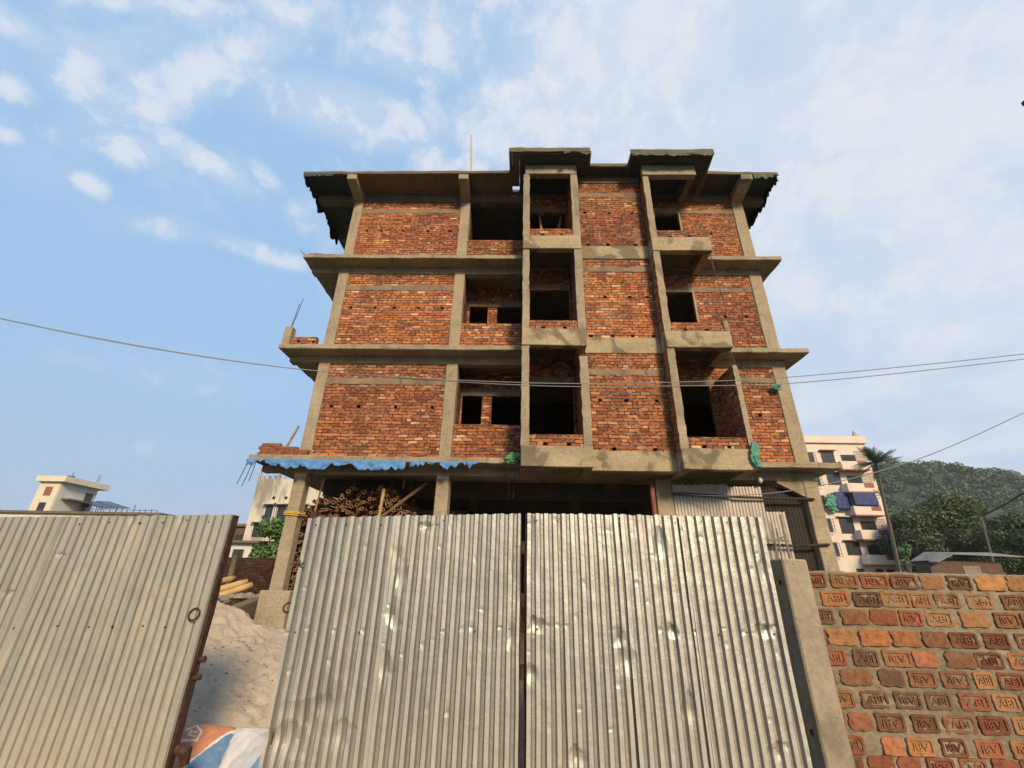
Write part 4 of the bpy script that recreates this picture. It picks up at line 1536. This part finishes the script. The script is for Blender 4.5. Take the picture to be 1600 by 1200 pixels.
def cement_bag(kind, corners, label, thick=.13):
    """pillow-shaped sack whose upper face spans the four corners (bottom-left, bottom-right, top-right, top-left)"""
    bl, br, tr, tl = [Vector(c_) for c_ in corners]
    nrm = (br - bl).cross(tl - bl).normalized()
    if nrm.z < 0:
        nrm = -nrm
    s = MB()
    n_ = 22
    uvs = []
    for side in (1, -1):
        for i in range(n_ + 1):
            for k in range(n_ + 1):
                u, v = i / n_, k / n_
                q = bl.lerp(br, u).lerp(tl.lerp(tr, u), v)
                e = (1 - abs(2 * u - 1) ** 4) * (1 - abs(2 * v - 1) ** 4)
                h = thick * .5 * (e ** .5) * (1 + .30 * mn.noise(Vector((u * 5, v * 5, kind + side))))
                h += .014 * mn.noise(Vector((u * 14, v * 14, kind)))
                s.v.append(tuple(q + nrm * (h * side)))
                uvs.append((u, v))
    B = (n_ + 1) ** 2
    for i in range(n_):
        for k in range(n_):
            a = i * (n_ + 1) + k
            s.f.append((a, a + n_ + 1, a + n_ + 2, a + 1))
            s.f.append((B + a + 1, B + a + n_ + 2, B + a + n_ + 1, B + a))
            s.mi += [0, 0]
    o = s.build('cement_bag', bag_mat('printed_sack_orange' if kind == 0 else 'printed_sack_white', kind), smooth=True)
    L = o.data.uv_layers[0]
    for p_ in o.data.polygons:
        for li, vi in zip(p_.loop_indices, p_.vertices):
            L.data[li].uv = uvs[vi]
    return tag(o, label, 'cement bag', 'cement bags on the sand')


def bagc(px, py, Y):
    return at(px, py, Y)


cement_bag(0, (bagc(215, 1235, 4.34), bagc(330, 1235, 4.34), bagc(372, 1137, 4.85), bagc(262, 1130, 4.85)), 'printed orange and blue cement bag at the foot of the sand heap')
cement_bag(1, (bagc(322, 1240, 4.33), bagc(430, 1245, 4.33), bagc(455, 1142, 4.82), bagc(368, 1137, 4.86)), 'printed white and blue cement bag next to the middle gate leaf')

# ------------------------------------------------------------------ behind: compound wall, houses, trees, hill
s = MB()
s.panel(-16, -6.0, 0, 2.12, 16.0, 16.2)
cw = s.build('compound_wall', M['brick_wall_far'])
tag(cw, 'dark low brick compound wall behind the bamboo logs', 'wall')
s = MB(); s.box(-9.75, -9.6, 15.85, 15.99, 0, 2.2); s.build('pier', M['conc_soffit'], cw)


def window(x0, x1, z0, z1, y, parent, fr=.06, m='glass_dark', fm_='frame_dark', bars=1):
    s = MB()
    s.box(x0, x1, y - .02, y + .03, z0, z1)
    wn_ = s.build('window', M[m], parent)
    s = MB()
    s.box(x0 - fr, x0, y - .06, y + .03, z0 - fr, z1 + fr)
    s.box(x1, x1 + fr, y - .06, y + .03, z0 - fr, z1 + fr)
    s.box(x0, x1, y - .06, y + .03, z1, z1 + fr)
    s.box(x0, x1, y - .06, y + .03, z0 - fr, z0)
    for i in range(bars):
        xx = x0 + (x1 - x0) * (i + 1) / (bars + 1)
        s.box(xx - .03, xx + .03, y - .05, y - .021, z0, z1)
    s.build('frame', M[fm_], wn_)
    return wn_


# mouldy grey block behind the corner column
Y = 38.0
a = at(402, 748, Y); q = at(385, 862, Y)
gx0, gz1 = -22.9, a.z
gb = thing('old_house', (-18, Y, 0), 'mouldy grey and cream house with small windows seen left of the corner column', 'house')
s = MB(); s.box(gx0, -12.5, Y, Y + 9, 3.35, gz1); s.build('wall', M['grey_old'], gb)
s = MB(); s.box(gx0 - .3, -12.2, Y - .25, Y + .0, 3.15, 3.35); s.build('ledge', M['white'], gb)
s = MB(); s.box(-24.5, -12.5, Y - .6, Y + 9, 0, 3.15); s.build('lower_wall', M['cream'], gb)
for (px, py, w_, h_) in ((427, 795, .55, .75), (446, 795, .55, .75), (410, 823, .65, .75), (475, 795, .55, .75), (478, 823, .65, .75)):
    q = at(px, py, Y)
    window(q.x - w_, q.x + w_ * .3, q.z - h_, q.z + h_ * .3, Y - .01, gb, .05)
    s = MB(); s.box(q.x - w_ - .25, q.x + w_ * .3 + .25, Y - .5, Y - .03, q.z + h_ * .3 + .1, q.z + h_ * .3 + .2); s.build('window_hood', M['grey_old'], gb)
for px in (428, 447):
    q = at(px, 778, Y)
    s = MB(); s.tube([(q.x, Y - .03, q.z), (q.x, Y + .02, q.z)], .14, 10); s.build('vent', M['glass_dark'], gb, uv=False)
q = at(412, 808, Y)
s = MB(); s.tube([(q.x, Y - .03, q.z), (q.x, Y + .02, q.z)], .17, 10); s.build('vent', M['glass_dark'], gb, uv=False)
for px in (437, 440):
    q = at(px, 760, Y)
    s = MB(); s.tube([(q.x, Y - .1, q.z), (q.x, Y - .1, 3.4)], .06, 6); s.build('drain_pipe', M['white'], gb, uv=False)
for i, px in enumerate((403, 410, 419, 428, 434, 442)):
    q = at(px, 748, Y)
    s = MB(); hgt = (1.0, .25, .3, .35, .8, .3)[i]
    s.box(q.x - .09, q.x + .09, Y + .1, Y + .3, gz1, gz1 + hgt); s.build('parapet_post', M['grey_old'], gb)
# reddish low house between gate and old house
rh = thing('red_house', (-28, 46, 0), 'small red brown house far behind the gap in the gate', 'house')
s = MB(); s.box(-33, -25.2, 46, 53, 0, 6.0); s.build('wall', M['red_house'], rh)
s = MB(); s.box(-33.3, -24.9, 45.7, 53.3, 6.0, 6.25); s.build('roof', M['conc_soffit'], rh)
for x in (-28.0, -26.6):
    window(x - .5, x + .4, 4.0, 5.2, 45.99, rh)
# white low wall with doors in front of it
lw = thing('white_shed', (-24, 34, 0), 'low white outbuilding with dark doors above the compound wall', 'shed')
s = MB(); s.box(-26.5, -17.0, 34, 37, 0, 3.7); s.build('wall', M['white'], lw)
s = MB(); s.box(-26.8, -16.7, 33.6, 37.2, 3.7, 3.85); s.build('roof', M['conc_soffit'], lw)
for x in (-21.6, -20.6, -19.2):
    window(x - .3, x + .35, 1.2, 3.2, 33.99, lw)

# far left house with stair tower
Y = 60.0
lh = thing('stair_tower_house', (-60, Y, 0), 'cream house with stair tower and solar panels on its roof at far left', 'house')
s = MB(); s.box(-75, -48.0, Y - .2, Y + 14, 0, 8.55); s.build('wall', M['cream'], lh)
s = MB(); s.box(-75.3, -47.7, Y - .6, Y + 14.3, 8.55, 8.85); s.build('roof', M['conc_soffit'], lh)
s = MB(); s.box(-66.2, -63.3, Y - .21, Y + 5.5, 8.86, 12.75); s.build('tower_wall', M['cream'], lh)
s = MB(); s.box(-63.29, -63.2, Y - .1, Y + 5.5, 8.86, 12.75); s.build('tower_side_wall', M['white'], lh)
s = MB(); s.box(-66.5, -62.4, Y - .7, Y + 6.4, 12.75, 13.5); s.build('tower_roof', M['cream'], lh)
s = MB(); s.box(-63.2, -62.1, Y + .6, Y + 6.2, 10.5, 10.7); s.build('canopy', M['conc_soffit'], lh)
window(-65.0, -64.2, 11.0, 12.0, Y - .22, lh, .08, 'apt_trim', 'apt_trim')
window(-65.0, -64.2, 9.0, 9.9, Y - .22, lh, .08)
s = MB(); s.box(-63.18, -63.1, Y + 3.8, Y + 4.9, 8.9, 12.0); s.build('door', M['frame_dark'], lh)
s = MB(); s.tube([(-64.6, Y + 2, 13.5), (-64.6, Y + 2, 14.0)], .45, 10); s.build('water_tank', M['tarp_navy'], lh, uv=False)
for (x, h) in ((-65.5, 1.4), (-61.5, 1.0), (-61.2, .9)):
    s = MB(); s.tube([(x, Y + 3, 13.4), (x, Y + 3, 13.5 + h)], .035, 5); s.build('antenna', M['frame_dark'], lh, uv=False)
for i, px in enumerate((148, 172)):
    q = at(px, 796, Y + 4)
    s = MB()
    s.v = [(q.x - 1.6, Y + 3, q.z + 1.0), (q.x + 1.8, Y + 3, q.z + .1), (q.x + 1.8, Y + 5.2, q.z + .4), (q.x - 1.6, Y + 5.2, q.z + 1.3)]
    s.v += [(a_, b_, c_ - .08) for a_, b_, c_ in s.v]
    s.f = [(0, 1, 2, 3), (7, 6, 5, 4), (0, 4, 5, 1), (1, 5, 6, 2), (2, 6, 7, 3), (3, 7, 4, 0)]
    s.mi = [0] * 6
    pn = s.build('solar_panel', M['panel'], lh)
    for dx_ in (-1.4, 1.6):
        s = MB(); s.tube([(q.x + dx_, Y + 3.3, 8.8), (q.x + dx_, Y + 3.3, q.z + .5)], .05, 5); s.build('support', M['frame_dark'], pn, uv=False)
for i in range(13):
    x = at(122 + i * 9.5, 800, Y).x
    s = MB(); s.tube([(x, Y + 1, 8.8), (x + rnd.uniform(-.05, .05), Y + 1, 8.85 + rnd.choice((.5, .7, 1.2, 2.2, .6)))], .05, 5); s.build('rebar', M['frame_dark'], lh, uv=False)
s = MB(); s.tube([(at(122, 800, Y).x, Y + 1, 9.35), (at(235, 800, Y).x, Y + 1, 9.3)], .03, 5); s.build('rail', M['frame_dark'], lh, uv=False)

# apartment block at right
K = 62.0 / 52


def ax(x): return x * K
def az(z): return CAM_H + (z - CAM_H) * K


Y = 62.0
ap = thing('apartment_block', (ax(36), Y, 0), 'tall pale pink apartment block with balconies right of the unfinished building', 'apartment block')
AX0, AX1 = ax(26.), ax(41.5)
s = MB(); s.box(AX0, AX1, Y, Y + 11, 0, az(17.4)); s.build('wall', M['apt'], ap)
s = MB(); s.box(AX0 - .2, AX1 + .15, Y - .35, Y + 11.3, az(17.4), az(18.25)); s.build('roof_parapet', M['apt'], ap)
FLZ = (14.0, 11.45, 8.9, 6.35, 3.8)
for i, zb in enumerate(FLZ):
    # balcony at the corner
    bk = (Y - 1.35) / Y
    s = MB(); s.box(ax(38.05) * bk, ax(41.15) * bk, Y - 1.35, Y, az(zb), az(zb + .95)); bl = s.build('balcony', M['apt'], ap, bevel=.03)
    s = MB(); s.box(ax(38.0) * bk, ax(41.25) * bk, Y - 1.45, Y, az(zb) - .16, az(zb) - .002); s.build('slab_edge', M['apt_trim'], bl)
    s = MB(); s.box(ax(40.0) * bk, ax(41.1) * bk, Y - 1.37, Y - 1.1, az(zb + .45), az(zb + .98)); s.build('planter', M['apt_trim'], bl)
    # shaded recess, door and grille
    window(ax(38.3), ax(39.9), az(zb + .9), az(zb + 1.95), Y - .01, ap, .05, bars=2)
    s = MB()
    for q in range(8):
        xx = ax(40.0 + q * .155) * bk
        s.box(xx - .02, xx + .02, Y - 1.25, Y - 1.21, az(zb + .95), az(zb + 2.2))
    for q in range(4):
        zz_ = az(zb + 1.1 + q * .33)
        s.box(ax(40.0) * bk, ax(41.1) * bk, Y - 1.245, Y - 1.215, zz_ - .02, zz_ + .02)
    s.build('grille', M['grille'], bl)
    # window and its ledge
    w0, w1 = (ax(36.0), ax(37.4))
    window(w0, w1, az(zb + (1.0 if i not in (2, 3) else .7)), az(zb + 2.3), Y - .01, ap, .07, bars=2)
    s = MB(); s.box(w0 - .3, w1 + .3, Y - .5, Y, az(zb + 2.42), az(zb + 2.5)); s.build('window_hood', M['apt_trim'] if i % 2 == 0 else M['apt'], ap)
    # left-hand grilled window partly hidden by the building
    window(ax(33.9), ax(35.0), az(zb + .9), az(zb + 2.2), Y - .01, ap, .07, bars=3)
    s = MB()
    for q in range(5):
        s.box(ax(33.8 + q * .3) - .02, ax(33.8 + q * .3) + .02, Y - .55, Y - .5, az(zb + .7), az(zb + 2.2))
        s.box(ax(33.8), ax(35.1), Y - .55, Y - .5, az(zb + .7 + q * .35), az(zb + .7 + q * .35) + .04)
    s.build('grille', M['grille'], ap)
for xx in (36.4, 38.4, 39.6):
    s = MB(); s.box(ax(xx), ax(xx + .8), Y - .05, Y, az(1.9), az(3.4)); s.build('ground_opening', M['glass_dark'], ap)
s = MB(); s.tube([(ax(40.9), Y + .3, az(18.25)), (ax(40.9), Y + .3, az(18.5)), (ax(40.85), Y + .3, az(19.1))], [.7, .35, .08], 10)
s.build('roof_ornament', M['grey_old'], ap, uv=False)
for (x0, x1, z0, z1, yy, lab) in ((35.9, 37.5, 9.5, 11.5, Y - .62, 'dark blue tarpaulin over the third floor window of the apartment block'),
                                  (37.45, 40.0, 9.85, 11.35, Y - 1.42, 'dark blue tarpaulin closing the third floor corner balcony of the apartment block')):
    ragged_sheet('tarpaulin', (ax(x0), yy, az(z1)), (ax(x1), yy, az(z1)), (z1 - z0) * K, M['tarp_navy'], lab, 'tarpaulin', 5, 14, 8, .05).data
    o = bpy.context.scene.collection.objects[-1]
for o in COL.objects:
    if o.name.startswith('tarpaulin'):
        zt_ = max(v_.co.z for v_ in o.data.vertices)
        nz = 9
        for i, v_ in enumerate(o.data.vertices):
            v_.co.z = zt_ - (2.0 if abs(zt_ - az(11.5)) < .1 else 1.5) * K * (i % nz) / 8
hanging_rag('green_cloth', ax(35.3), Y - .7, az(11.2), 1.2, 2.2, M['teal_cloth'], 'green cloth hanging on the apartment block left of the blue tarpaulin', 8)


# trees
def foliage(name, clumps, n, leaf, m, parent, seed):
    r_ = np.random.default_rng(seed)
    tot = sum(c_[3] ** 2 for c_ in clumps)
    P, Nn = [], []
    for (cx, cy, cz, cr) in clumps:
        k = int(n * cr ** 2 / tot)
        d = r_.normal(size=(k, 3))
        d /= np.linalg.norm(d, axis=1)[:, None]
        rad = cr * (.45 + .6 * r_.random(k) ** .6)[:, None]
        P.append(np.array([cx, cy, cz]) + d * rad * np.array([1, 1, .78]))
        Nn.append(d * .8 + r_.normal(size=(k, 3)) * .55 + np.array([0, 0, .25]))
    P = np.concatenate(P)
    Nn = np.concatenate(Nn)
    Nn /= np.linalg.norm(Nn, axis=1)[:, None]
    k = len(P)
    a = np.cross(Nn, r_.normal(size=(k, 3)))
    a /= np.linalg.norm(a, axis=1)[:, None]
    b_ = np.cross(Nn, a)
    sz = leaf * (.6 + .8 * r_.random(k))[:, None]
    V = np.empty((k, 4, 3))
    V[:, 0] = P - a * sz
    V[:, 1] = P - b_ * sz * .55
    V[:, 2] = P + a * sz
    V[:, 3] = P + b_ * sz * .55
    me = bpy.data.meshes.new(name)
    me.vertices.add(k * 4)
    me.vertices.foreach_set('co', V.reshape(-1))
    me.loops.add(k * 4)
    me.loops.foreach_set('vertex_index', np.arange(k * 4))
    me.polygons.add(k)
    me.polygons.foreach_set('loop_start', np.arange(k) * 4)
    me.polygons.foreach_set('loop_total', np.full(k, 4))
    me.update()
    me.materials.append(m)
    o = bpy.data.objects.new(name, me)
    COL.objects.link(o)
    if parent:
        o.parent = parent
        o.location = -parent.location
    return o


def tree(x, y, h, w_, label, m, seed, group=None, n=5000, leaf=.22, trunk_h=None, name='tree'):
    r_ = random.Random(seed)
    t = thing(name, (x, y, 0), label, 'tree', group)
    th = trunk_h or h * .4
    s = MB()
    s.tube([(x, y, 0), (x + .1, y, th * .5), (x + r_.uniform(-.3, .3), y, th)], [.03 * h, .024 * h, .018 * h], 8)
    cl = []
    for i in range(14):
        a = r_.uniform(0, 2 * pi)
        q = r_.uniform(.15, .72) * w_
        zz_ = th + (h - th) * r_.uniform(.12, .86)
        taper = 1 - .5 * ((zz_ - th) / (h - th)) ** 2
        cx, cy = x + cos(a) * q * taper, y + sin(a) * q * taper
        cr = w_ * r_.uniform(.26, .44)
        cl.append((cx, cy, zz_, cr))
        s.tube([(x, y, th * .85), ((x + cx) / 2, (y + cy) / 2, (th + zz_) / 2), (cx, cy, zz_)], [.012 * h, .008 * h, .004 * h], 5)
    s.build('trunk', M['bark'], t, uv=False)
    foliage('crown', cl, n, leaf, m, t, seed)
    return t


q = at(422, 838, 22)
tree(q.x + .3, 22, 4.15, 1.5, 'green leafy bush tree behind the compound wall beside the corner column', M['leaf_bush'], 5, None, 4200, .11, 1.2, 'bush_tree')
TREES = [(1412, 790, 58, 4.6, 'dark leafy tree just right of the apartment block', 'leaf_dark'), (1470, 772, 62, 6.5, 'broad dark green tree below the hill, biggest of the row', 'leaf'),
         (1525, 800, 66, 5.0, 'dark tree right of the biggest tree below the hill', 'leaf_dark'), (1588, 796, 55, 5.0, 'dark green tree at the right edge of the picture', 'leaf'),
         (1440, 800, 75, 6.0, 'dark tree standing behind the others near the palm', 'leaf_dark'), (1660, 790, 60, 6.0, 'dark tree beyond the right edge of the view', 'leaf_dark'),
         (1555, 812, 74, 5.5, 'dark tree standing behind the thin palm', 'leaf_dark')]
for i, (px, py, Y, w_, lab, mm) in enumerate(TREES):
    q = at(px, py, Y)
    tree(q.x, Y, q.z, w_, lab, M[mm], 40 + i, 'trees below the hill', 15000, .17, q.z * .25)
q = at(1413, 872, 50)
tree(q.x, 50, q.z + 2.2, 1.3, 'narrow green creeper covered stump at the foot of the palm', M['leaf_bush'], 77, None, 1500, .14, .6, 'creeper_bush')


def palm(px, py, Y, h_px, label, n=22, L=2.6, seed=0, tr=.14, lean=0.):
    r_ = random.Random(seed)
    top = at(px, py, Y)
    bot = at(*h_px, Y)
    t = thing('palm_tree', (bot.x, Y, 0), label, 'palm tree', 'palms beside the apartment block')
    s = MB()
    bx = bot.x - (top.x - bot.x) / max(.1, top.z - bot.z) * bot.z * .6
    pts = [Vector((bx, Y, 0)).lerp(top, i / 8) + Vector((lean * sin(pi * i / 8), 0, 0)) for i in range(9)]
    s.tube(pts, [tr * (1.15 - .35 * i / 8) for i in range(9)], 8)
    s.build('trunk', M['bark'], t, uv=False, smooth=True)
    s = MB()
    for i in range(n):
        a = 2 * pi * i / n + r_.uniform(-.15, .15)
        el = r_.uniform(-.55, 1.35)
        d = Vector((cos(a) * cos(el), sin(a) * cos(el), sin(el)))
        Lk = L * r_.uniform(.8, 1.1)
        prev = top.copy()
        for k in range(20):
            f = (k + 1) / 20
            p_ = top + d * (Lk * f) + Vector((0, 0, -Lk * .2 * f * f))
            side = d.cross(Vector((0, 0, 1))).normalized()
            ll = Lk * .28 * sin(pi * min(1, .12 + f * .86))
            for sg in (-1, 1):
                dr = (side * sg * .8 + (p_ - prev).normalized() * .7 + Vector((0, 0, -.35))).normalized()
                wd = (p_ - prev) * .55
                s.face([prev, prev + wd, prev + dr * ll + wd * .5])
                s.face([prev + wd * 1.1, p_, prev + dr * ll * 1.02 + wd * 1.6])
            prev = p_
    s.build('crown', M['palm_leaf'], t, uv=False)
    return t


palm(1368, 722, 46, (1402, 880), 'tall areca palm standing beside the apartment block', 40, 2.4, 3, .115)
palm(1378, 775, 47, (1400, 880), 'thin second palm trunk close behind the tall palm', 8, 1.3, 4, .11)
palm(1532, 806, 48, (1553, 890), 'small palm with drooping dark fronds among the trees at right', 18, 1.7, 6, .12)

# tin roofed shed
Y = 32.0
sh = thing('tin_roof_shed', (29.5, Y, 0), 'small shed with a pale tin roof above the stamped brick wall', 'shed')
s = MB(); s.box(27.3, 32.0, Y, Y + 1.2, 0, 3.3); s.build('wall', M['red_house'], sh)
s = MB()
s.v = [(27.3, Y - .7, 3.2), (28.5, Y - .7, 3.72), (33.0, Y - .7, 3.62), (33.0, Y + 1.5, 3.97), (28.5, Y + 1.5, 3.93), (27.3, Y + 1.5, 3.3)]
s.v += [(a_, b_, c_ - .06) for a_, b_, c_ in s.v]
s.f = [(0, 1, 4, 5), (1, 2, 3, 4), (6, 11, 10, 7), (7, 10, 9, 8), (0, 6, 7, 1), (1, 7, 8, 2), (2, 8, 9, 3), (5, 4, 10, 11), (4, 3, 9, 10), (0, 5, 11, 6)]
s.mi = [0] * 10
s.build('roof', M['roof_tin'], sh)
s = MB(); s.box(29.4, 30.5, Y - .04, Y, .5, 3.0); s.build('door', M['rubble'], sh)
for (px, py, Yh, w_, h_, lab, mm) in ((1505, 820, 80, 5., 4.5, 'pale blue roofed house half hidden by the trees', 'tarp_blue'), (1455, 856, 72, 4., 3., 'pale cream house wall half hidden by the trees', 'cream')):
    q = at(px, py, Yh)
    hs = thing('hidden_house', (q.x, Yh, 0), lab, 'house')
    s = MB(); s.box(q.x - w_ / 2, q.x + w_ / 2, Yh, Yh + 5, 0, q.z - .3); s.build('wall', M['cream'], hs)
    s = MB()
    s.prism([(q.x - w_ / 2 - .4, Yh - .5), (q.x + w_ / 2 + .4, Yh - .5), (q.x + w_ / 2 + .4, Yh + 5.4), (q.x - w_ / 2 - .4, Yh + 5.4)], q.z - .29, q.z)
    s.build('roof', M[mm], hs)

# hill and its forest
RIDGE = [(150, 40), (250, 72), (300, 90), (330, 98), (366, 100), (385, 99), (408, 91), (445, 73), (520, 50), (620, 22), (760, 4)]


def hill_h(x, y):
    for (x0, h0), (x1, h1) in zip(RIDGE, RIDGE[1:]):
        if x0 <= x <= x1:
            h = h0 + (h1 - h0) * (x - x0) / (x1 - x0)
            break
    else:
        h = max(0, 40 - (150 - x) * .5) if x < 150 else 0
    f = (y - 225) / 175
    f = max(0., min(1., f)) if y < 400 else max(0, 1 - (y - 400) / 160)
    f = f * f * (3 - 2 * f)
    return h * f * (1 + .10 * mn.noise(Vector((x * .012, y * .02, 3)))) - 1


s = MB()
nx_, ny_ = 70, 44
for i in range(nx_ + 1):
    for k in range(ny_ + 1):
        x, y = 60 + 740 * i / nx_, 215 + 350 * k / ny_
        s.v.append((x, y, hill_h(x, y)))
for i in range(nx_):
    for k in range(ny_):
        a = i * (ny_ + 1) + k
        s.f.append((a, a + ny_ + 1, a + ny_ + 2, a + 1))
        s.mi.append(0)
tag(s.build('hill', M['soil'], smooth=True, uv=False), kind='structure')
r_ = random.Random(9)
cl = []
while len(cl) < 1900:
    x, y = r_.uniform(190, 560), r_.uniform(235, 412)
    h = hill_h(x, y)
    cr = r_.uniform(3.2, 6.2)
    cl.append((x, y, h + cr * .55, cr))
fo_ = foliage('hill_forest', cl, 150000, 1.15, M['leaf_hill'], None, 3)
tag(fo_, 'dense dark green forest covering the hill', 'forest', kind='stuff')

# ------------------------------------------------------------------ overhead wires


def wire(name, pts, r, label, m='wire', group='overhead wires'):
    P = [at(*q) for q in pts]
    out = []
    n = len(P)
    for i in range(n - 1):
        p0, p1, p2, p3 = P[max(i - 1, 0)], P[i], P[i + 1], P[min(i + 2, n - 1)]
        for k in range(8):
            t_ = k / 8
            out.append(.5 * ((2 * p1) + (p2 - p0) * t_ + (2 * p0 - 5 * p1 + 4 * p2 - p3) * t_ ** 2 + (3 * p1 - p0 - 3 * p2 + p3) * t_ ** 3))
    out.append(P[-1])
    s = MB()
    s.tube(out, r, 6)
    tag(s.build(name, M[m], smooth=True, uv=False), label, 'wire', group)


wire('overhead_wire', [(-260, 440, 8), (0, 498, 8), (240, 545, 8), (500, 580, 8), (820, 598, 8), (1060, 597, 8), (1260, 587, 8), (1600, 553, 8), (1900, 515, 8)], .0085,
     'upper of the two long grey wires crossing in front of the brick facade')
wire('overhead_wire', [(-260, 438, 8.03), (0, 497, 8.03), (240, 544, 8.03), (500, 580, 8.03), (820, 602, 8.03), (1060, 603, 8.03), (1260, 597, 8.03), (1600, 561, 8.03), (1900, 522, 8.03)], .0085,
     'lower of the two long grey wires crossing in front of the brick facade')
wire('service_wire', [(1046, 769, 10.7), (1100, 774, 10.5), (1160, 774, 10.2), (1270, 761, 9.8), (1430, 719, 9.2), (1600, 645, 8.6), (1800, 545, 8)], .009,
     'single wire sagging from the tin sheets past the palm to the right edge')
wire('black_cable', [(1535, 806, 30), (1570, 788, 28), (1600, 770, 26), (1750, 690, 22)], .05, 'thick black cable running up from the small palm to the right edge', 'wire_dark')
# utility pole beyond the right edge; the tip of its crossarm shows at the top right
q = at(1596, 163, 9.0)
up_ = thing('utility_pole', (q.x + 1.2, 9.0, 0), 'dark crossarm tip of a pole just showing at the upper right edge', 'utility pole')
s = MB(); s.tube([(q.x + 1.2, 9.0, 0), (q.x + 1.2, 9.0, q.z + .8)], [.13, .09], 10); s.build('mast', M['conc'], up_, uv=False, smooth=True)
s = MB(); s.box(q.x, q.x + 2.4, 8.9, 9.0, q.z - .09, q.z + .05); s.build('crossarm', M['rust'], up_)

# ------------------------------------------------------------------ hazy evening air
hz_ = MB()
hz_.box(-1520, 1520, -420, 1520, -3, 135)
hm = bpy.data.materials.new('hazy_air')
hm.use_nodes = True
t = NT(hm.node_tree)
t.n.clear()
pv = t.add('ShaderNodeVolumePrincipled', {'Color': (.88, .93, .97, 1), 'Density': .00022, 'Anisotropy': 0.0})
t.add('ShaderNodeOutputMaterial', {'Volume': pv.outputs[0]})
tag(hz_.build('haze', hm, uv=False), kind='stuff')
